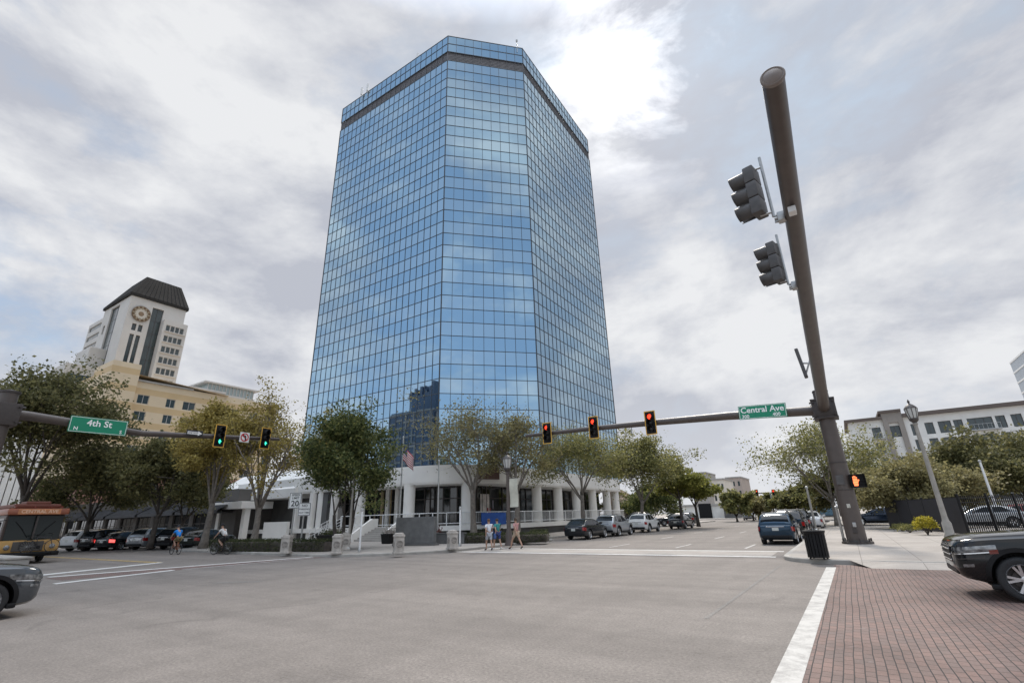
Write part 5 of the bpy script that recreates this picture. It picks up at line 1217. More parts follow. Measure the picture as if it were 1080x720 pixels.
STY={
'suv':dict(L=4.62,wh=(.88,3.58),wr=.36,belt=1.04,cladding=True,
 x=[0,.05,.2,.5,1.0,1.35,2.5,3.6,4.2,4.45,4.58,4.62],w=[.60,.72,.84,.90,.925,.93,.93,.93,.91,.86,.78,.70],zb=[.42,.30,.24,.22,.22,.22,.22,.22,.25,.30,.38,.46],zs=[.70,.84,.93,.98,1.01,1.03,1.03,1.05,1.06,1.04,.99,.90],zt=[.72,.89,.98,1.04,1.09,1.12,1.08,1.09,1.09,1.06,1.0,.92],
 cx=[1.2,1.95,2.35,3.1,3.7,4.1,4.53],cz=[1.06,1.55,1.65,1.68,1.64,1.53,1.05],yw=(.875,.67),ztop=1.67,wins=[(1.62,1.18,2.28,1.56,2.62,1.58,2.62,1.1),(2.72,1.1,2.72,1.58,3.45,1.58,3.50,1.12),(3.6,1.14,3.55,1.57,3.92,1.52,4.12,1.2)],ws=(1.27,1.98),rw=(4.12,4.42)),
'sedan':dict(L=4.75,wh=(.92,3.72),wr=.335,belt=.95,cladding=False,
 x=[0,.05,.2,.5,1.0,1.45,2.5,3.6,4.2,4.55,4.70,4.75],w=[.42,.58,.77,.87,.91,.915,.915,.91,.90,.85,.76,.68],zb=[.38,.27,.21,.19,.19,.19,.19,.19,.22,.27,.36,.46],zs=[.58,.69,.79,.86,.91,.94,.95,.96,.97,.96,.92,.84],zt=[.60,.73,.84,.92,.98,1.02,1.0,1.02,1.05,1.03,.98,.86],
 cx=[1.3,2.1,2.55,3.1,3.7,4.2,4.45],cz=[.96,1.34,1.43,1.45,1.37,1.12,.97],yw=(.855,.63),ztop=1.45,wins=[(1.75,1.02,2.38,1.32,2.78,1.36,2.78,1.0),(2.88,1.0,2.88,1.36,3.42,1.34,3.80,1.04)],ws=(1.42,2.18),rw=(3.62,4.28)),
'bigsuv':dict(L=5.04,wh=(.88,3.9),wr=.385,belt=1.15,cladding=True,
 x=[0,.03,.10,.22,.45,.9,1.5,2.7,3.9,4.6,4.9,5.0,5.04],w=[.66,.76,.85,.92,.965,.985,.99,.99,.985,.96,.90,.84,.76],zb=[.47,.42,.37,.34,.29,.25,.25,.25,.25,.28,.34,.42,.50],zs=[.80,.93,1.0,1.04,1.075,1.105,1.13,1.14,1.15,1.14,1.10,1.04,.95],zt=[.83,.98,1.05,1.095,1.135,1.17,1.20,1.18,1.18,1.17,1.12,1.06,.96],
 cx=[1.4,2.15,2.6,3.4,4.1,4.6,4.92],cz=[1.16,1.66,1.75,1.78,1.75,1.68,1.15],yw=(.93,.72),ztop=1.77,wins=[(1.85,1.28,2.5,1.66,2.9,1.68,2.9,1.22),(3.0,1.22,3.0,1.68,3.8,1.68,3.85,1.24),(3.95,1.26,3.9,1.67,4.35,1.64,4.6,1.32)],ws=(1.48,2.18),rw=(4.66,4.9)),
}
def yfrac(u):  # cross-section of the lower body: list of (y fraction, z param)
    pass
def body_section(st,x):
    q=lambda k_:cat(st['x'],st[k_],x); w,zb,zs,zt=q('w'),q('zb'),q('zs'),q('zt'); h=zs-zb
    return [(0,zb),(w*.80,zb),(w*.945,zb+.05),(w*.985,zb+.16*h+.03),(w*1.0,zb+.40*h),(w*.992,zb+.58*h),(w*.985,zb+.72*h),(w*.988,zb+.80*h),(w*.965,zs-.03),(w*.925,zs),(w*.84,zs+(zt-zs)*.45),(w*.55,zs+(zt-zs)*.86),(0,zt)]
def side_y(st,x,z):
    s=body_section(st,x)[1:10]
    for (y0,z0),(y1,z1) in zip(s[:-1],s[1:]):
        if z0<=z<=z1: return y0+(y1-y0)*(z-z0)/max(1e-6,z1-z0)
    return s[-1][0] if z>s[-1][1] else s[0][0]
def loft(rings,closed=True):
    n=len(rings[0]); vs=[v for r_ in rings for v in r_]; fs=[]
    for i in range(len(rings)-1):
        for k_ in range(n): k2=(k_+1)%n; fs.append((i*n+k_,i*n+k2,(i+1)*n+k2,(i+1)*n+k_))
    fs.append(tuple(range(n))[::-1]); fs.append(tuple((len(rings)-1)*n+k_ for k_ in range(n))); return vs,fs
def wheel(parent,x,y,r,side,rimmat='rim'):
    T0=Matrix.Translation((x,y,r))@Matrix.Rotation(R(-90*side),4,'X')
    m=MB(); m.lathe([(r*.66,-.10),(r*.80,-.115),(r*.93,-.11),(r*.985,-.085),(r,-.05),(r,.05),(r*.985,.085),(r*.93,.11),(r*.80,.115),(r*.66,.10)],36,T0,cap=False); w_=m.build('wheel',M['rubber'],parent,True)
    m=MB(); m.lathe([(r*.68,.10),(r*.66,.115),(r*.62,.09),(r*.60,-.02)],36,T0,cap=False)
    for k_ in range(5):
        for s in (-1,1):
            a=k_*2*PI/5+s*.17; a2=k_*2*PI/5+s*.10
            m.add([T0@Vector(v) for v in ((r*.10*math.cos(a2+s*.4),r*.10*math.sin(a2+s*.4),.085),(r*.64*math.cos(a+s*.10),r*.64*math.sin(a+s*.10),.098),(r*.64*math.cos(a-s*.07),r*.64*math.sin(a-s*.07),.098),(r*.10*math.cos(a2-s*.7),r*.10*math.sin(a2-s*.7),.085),
              (r*.10*math.cos(a2+s*.4),r*.10*math.sin(a2+s*.4),.05),(r*.64*math.cos(a+s*.10),r*.64*math.sin(a+s*.10),.05),(r*.64*math.cos(a-s*.07),r*.64*math.sin(a-s*.07),.05),(r*.10*math.cos(a2-s*.7),r*.10*math.sin(a2-s*.7),.05))],[(0,1,2,3),(4,7,6,5),(0,4,5,1),(1,5,6,2),(2,6,7,3),(3,7,4,0)])
    m.lathe([(r*.17,.04),(r*.16,.09),(.001,.098)],16,T0,cap=False); m.build('rim',M[rimmat],w_)
    m=MB(); m.lathe([(r*.60,-.03),(.001,-.03)],28,T0,cap=False); m.lathe([(r*.42,.0),(r*.42,.02),(.001,.02)],24,T0,cap=False); m.build('brake_disc',M['bronze_dark'],w_)
    return w_
def make_car(style,label,col,loc,rz,category='car',group=None,name=None,detail=False,brake=False,res=46):
    st=STY[style]; L=st['L']; X=lambda x:L/2-x
    e=empty(name or ('sedan_car' if style=='sedan' else 'suv_car'),label,category,loc,rz,group)
    pm=PAINT[col]
    xs=sorted({*[L*i/res for i in range(res+1)],*st['x'],*[.012,.025,.1,.15,L-.012,L-.03,L-.1]})
    rings=[]
    for x in xs:
        s=body_section(st,x); rings.append([Vector((X(x),y,z)) for y,z in s]+[Vector((X(x),-y,z)) for y,z in s[-2:0:-1]])
    vs,fs=loft(rings); b=mesh_obj('body',vs,fs,[pm,M['black']],e)
    # wheel wells cut out of the closed body
    bm=bmesh.new()
    for xw in st['wh']:
        for s in (-1,1):
            Tm=Matrix.Translation((X(xw),s*.80,st['wr']+.015))@Matrix.Rotation(R(90),4,'X')
            bmesh.ops.create_cone(bm,cap_ends=True,segments=36,radius1=st['wr']*1.17,radius2=st['wr']*1.17,depth=.52,matrix=Tm)
    me=bpy.data.meshes.new('cut'); bm.to_mesh(me); bm.free(); me.materials.append(M['black']); co=bpy.data.objects.new('cut',me); COL.objects.link(co)
    bm=bmesh.new(); bm.from_mesh(b.data); bmesh.ops.recalc_face_normals(bm,faces=bm.faces); bm.to_mesh(b.data); bm.free()
    co.location=e.location; co.rotation_euler=e.rotation_euler
    md=b.modifiers.new('b','BOOLEAN'); md.operation='DIFFERENCE'; md.object=co; md.solver='EXACT'; md.material_mode='TRANSFER'
    bpy.context.view_layer.update(); dg=bpy.context.evaluated_depsgraph_get(); nm=bpy.data.meshes.new_from_object(b.evaluated_get(dg)); b.modifiers.clear()
    if len(nm.polygons)>50: old=b.data; b.data=nm; nm.name='body'
    bpy.data.objects.remove(co)
    shade_auto(b,38)
    # cabin
    yb,yt=st['yw']; bz,tz_=st['belt'],st['ztop']
    def sy(z): return yb+(yt-yb)*max(0,(z-bz))/(tz_-bz)
    cxs=[st['cx'][0]+(st['cx'][-1]-st['cx'][0])*i/26 for i in range(27)]; rings=[]
    def ct(x): return cat(st['cx'],st['cz'],x)
    def plan(x): # slight taper in plan at both ends
        u=(x-st['cx'][0])/(st['cx'][-1]-st['cx'][0]); return 1-.06*max(0,(.25-u)/.25)**2-.07*max(0,(u-.8)/.2)**2
    for x in cxs:
        zt=ct(x); b0=min(bz-.08,zt-.02); p=plan(x)
        s=[(sy(b0)*p,b0),(sy(bz)*p,min(bz,zt-.015)),(sy(zt-.05)*p,max(b0+.012,zt-.05)),(sy(zt)*p-.05,zt-.008),(sy(zt)*p*.6,zt+.014),(0,zt+.022)]
        rings.append([Vector((X(x),y,z)) for y,z in s]+[Vector((X(x),-y,z)) for y,z in s[-2::-1]])
    vs,fs=loft(rings); c=mesh_obj('cabin',vs,fs,pm,e); shade_auto(c,40)
    wn=st['wins']
    for s in (-1,1):
        for wv in wn:
            pts=[(wv[i],wv[i+1]) for i in range(0,8,2)]
            m=MB(); vv=[Vector((X(x),s*(sy(z)*plan(x)+dd),z)) for dd in (.008,-.01) for x,z in pts]
            m.add(vv,[(0,1,2,3),(7,6,5,4),(0,4,5,1),(1,5,6,2),(2,6,7,3),(3,7,4,0)]); bmm=m.build('side_window',M['carglass'],e)
    def slopeglass(nm,x0,x1,par):
        m=MB(); n=6; vv=[]
        for i in range(n+1):
            x=x0+(x1-x0)*i/n; zt=ct(x); p=plan(x); yy=sy(zt)*p-.075
            for fy in (-1,-.6,0,.6,1): vv.append(Vector((X(x),yy*fy,zt+.022+.012-.03*abs(fy)**2.0)))
        fs=[(i*5+j,i*5+j+1,i*5+j+6,i*5+j+5) for i in range(n) for j in range(4)]
        m.add(vv,fs); o=m.build(nm,M['carglass'],e,True)
    slopeglass('windshield',st['ws'][0],st['ws'][1],e); slopeglass('rear_window',st['rw'][0],st['rw'][1],e)
    for xw in st['wh']:
        for s in (-1,1):
            wheel(e,X(xw),s*(.985*cat(st['x'],st['w'],xw)-.125),st['wr'],s)
            if st['cladding']:
                m=MB(); n=22; r0,r1=st['wr']*1.165,st['wr']*1.165+.075; vv=[]
                for i in range(n+1):
                    t=R(-12)+R(204)*i/n
                    for rr,dd in ((r0,-.10),(r0,.014),(r1,.014),(r1,-.03)):
                        px_=xw-rr*math.cos(t); pz=st['wr']+.015+rr*math.sin(t); pz=max(pz,.22); vv.append(Vector((X(px_),s*(side_y(st,px_,pz)+dd),pz)))
                m.add(vv,[(i*4+j,i*4+j+1,i*4+j+5,i*4+j+4) for i in range(n) for j in range(3)]); shade_auto(m.build('wheel_arch_trim',M['black'],e),50)
    # lamps wrapped on the body corners
    def corner_patch(nm,mat,xa,xb,za,zb_,s,front,dd=.012,y0f=.35,lab=None):
        """patch on nose/tail from centre side round the corner"""
        m=MB(); vv=[]; cols_=10
        for i in range(cols_+1):
            x=xa+(xb-xa)*(i/cols_)**1.6
            for z in (za+(zb_-za)*.0,za+(zb_-za)*.5,zb_):
                zz=z+(x-xa)*.10; vv.append(Vector((X(x)+(dd if front else -dd)*(1-i/cols_),s*(side_y(st,x,zz)+dd),zz)))
        m.add(vv,[(i*3+j,i*3+j+1,i*3+j+4,i*3+j+3) for i in range(cols_) for j in range(2)]); o=m.build(nm,mat,e,True)
        if lab: o['label']=lab
        return o
    zs0=cat(st['x'],st['zs'],.1); zr=cat(st['x'],st['zs'],L-.12)
    for s in (-1,1):
        corner_patch('headlight',M['headlight'],.035,.62 if style!='sedan' else .55,zs0-.185,zs0-.085,s,True)
        corner_patch('tail_light',M['taillight_on'] if brake else M['taillight'],L-.035,L-.42,zr-.30,zr-.07,s,False)
        # mirrors
        xm=st['ws'][0]+.42; zm=bz+.10; y0=sy(zm)
        m=MB(); m.bbox(X(xm)-.09,X(xm)+.09,min(s*(y0+.06),s*(y0+.26)),max(s*(y0+.06),s*(y0+.26)),zm-.02,zm+.15,.05); m.bbox(X(xm)-.03,X(xm)+.03,min(s*(y0-.03),s*(y0+.08)),max(s*(y0-.03),s*(y0+.08)),zm,zm+.04,.01); m.build('mirror',pm,e)
        # door seams and handles
        m=MB()
        for xd in (wn[0][0]-.05,(wn[0][6]+wn[1][0])/2,st['wh'][1]-st['wr']*1.28):
            zz=[.36+(bz-.40)*i/8 for i in range(9)]; vv=[]
            for z in zz:
                for dx in (-.006,.006): vv.append(Vector((X(xd+dx),s*(side_y(st,xd,z)+.003),z)))
            m.add(vv,[(i*2,i*2+1,i*2+3,i*2+2) for i in range(8)])
        m.build('door_seam',M['rubber'],e)
        for xh in (wn[0][6]-.16,wn[1][6]-.22):
            zh=bz-.14; y=side_y(st,xh,zh); m=MB(); m.bbox(X(xh)-.10,X(xh)+.10,min(s*(y-.005),s*(y+.035)),max(s*(y-.005),s*(y+.035)),zh-.018,zh+.018,.014); m.build('door_handle',pm if not detail else M['chrome'],e)
        # sill cladding
        m=MB(); vv=[]
        x0,x1=st['wh'][0]+st['wr']*1.2,st['wh'][1]-st['wr']*1.2
        for i in range(9):
            x=x0+(x1-x0)*i/8
            for z in (.235,.30,.40): vv.append(Vector((X(x),s*(side_y(st,x,z)+.012),z)))
        m.add(vv,[(i*3+j,i*3+j+1,i*3+j+4,i*3+j+3) for i in range(8) for j in range(2)]); m.build('sill_trim',M['black'],e)
    # nose: grille, intake, plate ; tail: plate, bumper trim, exhaust
    wf=cat(st['x'],st['w'],.02); zg0,zg1=(.42,.62) if style=='sedan' else (.56,.84) if style=='suv' else (.62,.93)
    m=MB(); m.bbox(X(.10),X(-.014),-wf*.68,wf*.68,zg0,zg1,.03); gr=m.build('grille',M['black'],e)
    m=MB(); 
    nb=3
    for i in range(nb): z=zg0+(zg1-zg0)*(i+.5)/nb; m.bbox(X(.02),X(-.026),-wf*.66,wf*.66,z-.016,z+.016,.01)
    m.build('grille_bars',M['chrome'] if style!='sedan' else M['bronze_dark'],gr)
    m=MB(); m.bbox(X(.12),X(-.006),-wf*.86,wf*.86,cat(st['x'],st['zb'],.03)+.0,cat(st['x'],st['zb'],.03)+.13,.04); m.build('lower_intake',M['black'],e)
    wr_=cat(st['x'],st['w'],L-.03)
    m=MB(); m.bbox(X(L+.012),X(L-.16),-wr_*.98,wr_*.98,.34 if style!='sedan' else .30,.52 if style!='sedan' else .40,.05); m.build('rear_bumper_trim',M['black'],e)
    zp=.82 if style!='sedan' else .70
    m=MB(); m.bbox(X(L+.012),X(L-.03),-.16,.16,zp-.08,zp+.08,.01); m.build('number_plate',M['plate'],e)
    m=MB(); m.bbox(X(L+.010),X(L-.05),-.45,.45,zp+.11,zp+.15,.012); m.build('tailgate_trim',M['chrome'],e)
    if style!='sedan':
        for s in (-1,1): m=MB(); m.tube([(X(2.2),s*.60,1.68*st['ztop']/1.67),(X(2.4),s*.60,1.73*st['ztop']/1.67),(X(3.8),s*.60,1.73*st['ztop']/1.67),(X(4.0),s*.60,1.66*st['ztop']/1.67)],.02,6); m.build('roof_rail',M['bronze_dark'],e)
    if detail:
        # bonnet shut line, fog lamp with chrome brow, bumper slats, amber marker
        for s in (-1,1):
            m=MB(); vv=[]
            for i in range(15):
                x=.10+i*.095; w=cat(st['x'],st['w'],x); zz=cat(st['x'],st['zs'],x); zt=cat(st['x'],st['zt'],x)
                for f in (.838,.85): vv.append(Vector((X(x),s*w*f,zz+(zt-zz)*.45+.004)))
            m.add(vv,[(i*2,i*2+1,i*2+3,i*2+2) for i in range(14)]); m.build('bonnet_seam',M['rubber'],e)
            if style=='bigsuv': corner_patch('side_marker',M['amber'],.52,.63,zs0-.19,zs0-.12,s,True,.018)
            for zz_,ln in ((zs0-.205,'headlight_brow'),):
                corner_patch(ln,M['chrome'],.03,.50,zz_-.010,zz_+.010,s,True,.02)
            corner_patch('bumper_slat',M['bronze_dark'],.03,.42,.70,.715,s,True,.012)
            corner_patch('fog_lamp',M['headlight'],.10,.24,.57,.62,s,True,.012)
            m=MB(); m.bbox(X(.55),X(.40),min(s*.80,s*.935),max(s*.80,s*.935),.20,.30,.03); m.build('air_dam',M['black'],e)
    return e
def at_y(px,py,Y,z=0): q=aty(px,py,Y); return Vector((q.x,Y,z))
# black SUV at the right: front at px ~998, near side at Y ~13.1
fx=aty(998,590,13.35).x; 
suv=make_car('bigsuv','large glossy black SUV cut off at the right edge, its wheel on the brick crossing','black',(fx+STY['bigsuv']['L']/2+.13,13.1+.98,0),PI,'car',detail=True,res=90)
# dark grey car, left edge, heading away along the street
q=g(37,633,.28); make_car('suv','dark grey car at the left edge showing only its nose in front of the trolley','grey',(q.x-.75,q.y-STY['suv']['L']/2+.06,0),PI/2,detail=True,res=70)
# blue SUV and the row behind it
RK='cars parked along the right kerb'
p=g(826,575); blue=make_car('suv','blue SUV parked by the litter bin, its rear facing us','blue',(-3.38,p.y+2.6,0),PI/2,group=RK); blue.scale=(.95,.95,.92)
make_car('suv','black SUV parked directly ahead of the blue one','black',(-3.36,p.y+9.2,0),PI/2,group=RK)
make_car('suv','dark grey SUV parked ahead of the black one at the right kerb','darkgrey',(-3.4,p.y+15.2,0),PI/2,group=RK)
make_car('sedan','white sedan parked further along the right kerb near the pole','white',(-2.9,p.y+22.5,0),PI/2,group=RK)
make_car('sedan','grey sedan far along the right kerb behind the white one','grey',(-3.3,p.y+34,0),PI/2,group=RK)
LK='cars parked along the left kerb'
p=g(607,569); make_car('sedan','dark sedan parked at the left kerb below the olive tree','darkgrey',(-17.25,36.6,0),PI/2,group=LK)
make_car('suv','silver SUV parked right ahead of the dark sedan','silver',(-17.0,41.6,0),PI/2,group=LK)
q=g(698,561); make_car('suv','white SUV parked by the curved-trunk tree at the left kerb','white',(-17.0,q.y+1.2,0),PI/2,group=LK)
q=g(744,557.5); make_car('sedan','grey sedan parked below the yellow-green trees','grey',(-16.2,q.y+3,0),PI/2,group=LK)
q=g(726,555.5); make_car('suv','dark SUV half hidden between the white SUV and the grey sedan','black',(-18.6,q.y+8,0),PI/2,group=LK)
q=g(668,557,.14); make_car('suv','dark car on the forecourt behind the silver SUV','darkgrey',(q.x-1.6,q.y+5,.14),R(200),group='cars on the forecourt')
make_car('sedan','second dark car on the forecourt near the low evergreen','black',(q.x+1.3,q.y+12,.14),R(205),group='cars on the forecourt')
# far traffic
q=g(800,549); make_car('sedan','tiny white car far down the street','white',(q.x,q.y+8,0),-PI/2,group='cars far down the street')
q=g(786,549.5); make_car('suv','tiny silver car far down the street left of the white one','silver',(q.x-1,q.y+12,0),-PI/2,group='cars far down the street')
q=g(846,547.5); make_car('suv','tiny dark car far down the street right of the leaning pole','darkgrey',(q.x-.5,q.y+8,0),PI/2,group='cars far down the street')
# dark blue sedan crossing the driveway, cars behind the picket fence
q=g(930,553.5,.14); make_car('sedan','dark blue sedan side-on in the driveway beyond the corner','navy',(q.x,q.y+.5,.14),PI)
q=g(1040,556,.14); make_car('sedan','silver car behind the black picket fence','silver',(q.x,q.y,.14),PI,group='cars behind the picket fence')
q=g(1072,555,.14); make_car('sedan','dark red car behind the black picket fence','red',(q.x+.5,q.y+2.6,.14),PI,group='cars behind the picket fence')
# angle-parked row on the left
AR='cars angle-parked in front of the shops'
for px,py,sty,cl_,rz,br,lb in ((66,581.5,'suv','white',110,False,'white SUV angle-parked next to the trolley'),(84,581,'suv','black',110,False,'black SUV angle-parked between the white SUV and the dark red-lit one'),(104,580.5,'sedan','darkgrey',110,True,'dark sedan with its brake lamps lit in the angled row'),(136,580,'suv','silver',112,False,'silver wagon angle-parked in front of the dark forked tree'),(166,579.5,'suv','black',112,False,'black SUV at the right of the angled row beside the blue cyclist'),(191,579,'sedan','green',112,False,'dark greenish car partly hidden behind the blue cyclist')):
    q=g(px,py); make_car(sty,lb,cl_,(q.x,q.y+2.0,0),R(rz),group=AR,brake=br)

# blue box van far right of the parked row
q=g(882,552,0); e=empty('box_van','blue box van parked beyond the white sedan next to the pole','van',(-2.6,q.y+14,0))
m=MB(); m.bbox(-1.1,1.1,-3.2,1.6,.75,3.1,.06); m.build('cargo_box',flat('blue_box_paint',(.07,.14,.20),.4,var=.1,vs=1),e)
m=MB(); m.bbox(-1.0,1.0,1.65,3.3,.5,2.2,.2); m.build('cab',PAINT['white'],e)
m=MB(); m.bbox(-.95,.95,-3.25,-3.21,.9,2.9,.01); m.build('rear_door',flat('blue_door',(.09,.17,.23),.4),e)
m=MB(); m.bbox(-.8,.8,2.9,3.33,1.5,2.0,.03); m.build('windshield',M['carglass'],e)
for y in (-2.2,2.3):
    for s in (-1,1): m=MB(); m.lathe([(.25,-.13),(.45,-.12),(.45,.12),(.25,.13)],20,Matrix.Translation((s*.9,y,.45))@Matrix.Rotation(R(90),4,'Y')); m.build('wheel',M['rubber'],e)
for s in (-1,1): m=MB(); m.bbox(s*.85-.08,s*.85+.08,-3.27,-3.2,.75,.9,.01); m.build('tail_light',M['taillight'],e)

# ------------------------------------------------------------------ trolley bus
BXf=-38.5
r0=atx(58,592,BXf); bus=empty('trolley_bus','orange-topped trolley bus facing us with a bicycle on its front rack','bus',(BXf,r0.y-1.28,0)) # local: x forward (+X), y across
bw=1.28; bh=atx(40,540,BXf).z
ztp=min(3.25,bh)
org=flat('burnt_orange_paint',(.26,.075,.035),.35,coat=.5,var=.12,vs=1.5); yel=flat('golden_yellow_paint',(.40,.22,.05),.35,coat=.5,var=.1,vs=1.5); crm=flat('dark_trolley_panel',(.06,.055,.05),.4,coat=.4,var=.1,vs=1.5)
BL=-9.5
m=MB(); m.bbox(BL,-.02,-bw,bw,.40,1.24,.12); shade_auto(m.build('lower_body',yel,bus))
m=MB(); m.bbox(BL,-.25,-bw+.02,bw-.02,1.20,2.6,.10); m.build('cabin',flat('dark_brown_trim',(.05,.03,.022),.4),bus)
m=MB(); m.bbox(BL-.1,.06,-bw-.05,bw+.05,2.56,2.90,.08); shade_auto(m.build('destination_band',org,bus))
m=MB(); m.bbox(.045,.075,-.92,.92,2.58,2.87,.01); ds=m.build('destination_sign',flat('faded_orange_sign',(.48,.19,.08),.5,var=.2,vs=4),bus); ds['label']='orange destination board with pale lettering'
text('lettering','CENTRAL AVE',.25,flat('pale_orange_letters',(.75,.52,.36),.5),frame((.078,0,2.725),(0,1,0),(1,0,0)),ds,.002,bold=.004)
m=MB(); m.bbox(BL+.3,-.5,-bw+.25,bw-.25,2.93,3.16,.08); m.bbox(-1.6,-.55,-.55,.55,3.12,3.30,.06); m.build('roof',flat('dark_red_roof',(.13,.035,.02),.5,var=.2,vs=2),bus)
for y in (-1.0,-.2,.5,1.0): m=MB(); m.bbox(-.35,-.22,y-.05,y+.05,2.94,3.02,.02); m.build('marker_lamp',M['amber'],bus)
for s in (-1,1):
    m=MB(); vv=[(-.14,s*.03,1.22),(-.14,s*1.17,1.22),(-.20,s*1.17,2.50),(-.20,s*.03,2.50)]
    m.add([Vector(v) for v in vv]+[Vector(v)+Vector((.025,0,0)) for v in vv],[(0,1,2,3),(4,5,6,7),(0,1,5,4),(1,2,6,5),(2,3,7,6),(3,0,4,7)]); m.build('windshield',flat('green_tinted_glass',(.008,.013,.012),.12,spec=.35),bus)
    m=MB(); m.tube([(-.08,s*.2,1.36),(-.13,s*.62,1.95)],.014,5); m.tube([(-.11,s*.45,1.75),(-.15,s*.85,2.2)],.02,5); m.build('wiper',M['black'],bus)
    m=MB(); m.lathe([(.13,-.03),(.13,.02),(.10,.035),(.001,.04)],16,Matrix.Translation((-.005,s*.95,.88))@Matrix.Rotation(R(90),4,'Y')); m.build('headlight',M['headlight'],bus,True)
    m=MB(); m.bbox(-.16,.0,s*1.55-.12,s*1.55+.12,1.75,2.2,.04); m.tube([(-.1,s*1.25,2.3),(-.08,s*1.5,2.25),(-.08,s*1.55,2.1)],.02,6); m.build('mirror',M['black'],bus)
    for i in range(6):
        m=MB(); x0=BL+.5+i*1.45; y0=s*(bw-.03); m.box(x0,x0+1.2,min(y0,y0+s*.02),max(y0,y0+s*.02),1.5,2.4); m.build('side_window',M['carglass'],bus)
    for xw in (-2.3,-7.6): wheel(bus,xw,s*1.12,.47,s)
m=MB(); m.box(-.12,.005,-.04,.04,1.30,2.5); m.build('centre_pillar',M['bronze_dark'],bus)
m=MB(); m.bbox(-.2,.16,-bw-.02,bw+.02,.38,.62,.06); m.build('bumper',M['black'],bus)
m=MB(); m.bbox(-.03,.03,-.75,.55,.66,1.16,.02); gp=m.build('front_panel',crm,bus)
m=MB()
for i in range(6): m.box(.031,.045,-.5,.3,.78+i*.07,.80+i*.07)
m.build('grille',M['black'],gp)
m=MB()
for y in (-.75,.75): m.tube([(.1,y,.52),(.75,y,.50),(.78,y,.62)],.025,6)
for x in (.35,.6): m.tube([(x,-.9,.52),(x,.95,.52)],.022,6)
m.tube([(.72,-.95,.55),(.72,1.0,.55)],.022,6); m.build('bike_rack',M['black'],bus)
# ------------------------------------------------------------------ bicycles
def bicycle(label,loc,rz,col,group=None,handle='flat'):
    e=empty('bicycle',label,'bicycle',loc,rz,group); fm=flat('frame_'+label[:6].strip().replace(' ','_'),col,.35,coat=.4)
    def whl(x):
        T_=Matrix.Translation((x,0,.34))@Matrix.Rotation(R(90),4,'X'); m=MB()
        n=32;vs=[];fs=[]
        for i in range(n):
            a=2*PI*i/n
            for j in range(6): b=2*PI*j/6; rr=.325+.018*math.cos(b); vs.append((rr*math.cos(a),rr*math.sin(a),.018*math.sin(b)))
        for i in range(n):
            for j in range(6): fs.append((i*6+j,((i+1)%n)*6+j,((i+1)%n)*6+(j+1)%6,i*6+(j+1)%6))
        m.add(vs,fs,T_); w_=m.build('wheel',M['rubber'],e,True)
        m=MB(); m.tube([T_@Vector((0,0,-.05)),T_@Vector((0,0,.05))],.022,8)
        for i in range(16): a=2*PI*i/16; m.tube([T_@Vector((0,0,.02*(-1)**i)),T_@Vector((.31*math.cos(a),.31*math.sin(a),0))],.0028,3,cap=False)
        m.build('spokes',M['galv'],w_)
    whl(-.52); whl(.52)
    m=MB(); bb=(-.08,0,.29); hd=(.38,0,.80); hd2=(.41,0,.66); se=(-.22,0,.80)
    for a,b,r_ in ((bb,se,.016),(bb,hd2,.02),(se,hd,.017),(se,(-.52,.05,.34),.009),(se,(-.52,-.05,.34),.009),(bb,(-.52,.05,.34),.011),(bb,(-.52,-.05,.34),.011),(hd2,(.52,.05,.34),.013),(hd2,(.52,-.05,.34),.013),(hd2,hd,.02)): m.tube([a,b],r_,6)
    m.build('frame',fm,e)
    m=MB(); m.tube([hd,(.40,0,.98)],.014,6); m.tube([(.30,-.3,1.0),(.40,-.12,1.0),(.40,.12,1.0),(.30,.3,1.0)],.013,6); m.build('handlebar',M['black'],e)
    m=MB(); m.tube([se,(-.24,0,.92)],.014,6); m.lathe([(.02,-.02),(.10,-.005),(.11,.02),(.05,.04)],12,Matrix.Translation((-.27,0,.94))@Matrix.Diagonal((1.25,.75,1,1))); m.build('saddle',M['black'],e)
    m=MB(); m.lathe([(.09,-.005),(.09,.005)],16,Matrix.Translation((-.08,-.06,.29))@Matrix.Rotation(R(90),4,'X')); m.tube([(-.08,-.09,.29),(.02,-.09,.15)],.010,5); m.tube([(-.08,.09,.29),(-.18,.09,.43)],.010,5); m.bbox(-.03,.07,-.17,-.09,.14,.16,.005); m.bbox(-.23,-.13,.09,.17,.42,.44,.005); m.build('crank',M['black'],e)
    return e
BY=bus.location.y
bicycle('dark bicycle carried crosswise on the trolley front rack',(BXf+.55,BY+.28,.56),R(90),(.03,.03,.035))
# ------------------------------------------------------------------ people
M['skin']=flat('skin_tone',(.42,.25,.175),.55,var=.08,vs=12)
def cloth(n,c): return flat(n,c,.85,var=.18,vs=9)
def skinmesh(name,joints,bones,mat,parent,sub=2,root=0):
    me=bpy.data.meshes.new(name); me.from_pydata([j[0] for j in joints],bones,[]); o=bpy.data.objects.new('tmp',me); COL.objects.link(o)
    sk=o.modifiers.new('s','SKIN'); 
    if not me.skin_vertices: 
        pass
    for i,j in enumerate(joints):
        d=me.skin_vertices[0].data[i] if me.skin_vertices else None
        if d: d.radius=(j[1],j[2] if len(j)>2 else j[1]); d.use_root=(i==root)
    sb_=o.modifiers.new('u','SUBSURF'); sb_.levels=sub; sb_.render_levels=sub
    dg=bpy.context.evaluated_depsgraph_get(); nm=bpy.data.meshes.new_from_object(o.evaluated_get(dg)); bpy.data.objects.remove(o); nm.name=name
    nm.materials.clear(); nm.materials.append(mat); nm.polygons.foreach_set('use_smooth',[True]*len(nm.polygons))
    q=bpy.data.objects.new(name,nm); COL.objects.link(q); q.parent=parent; return q
def skin_ready(me):
    return me
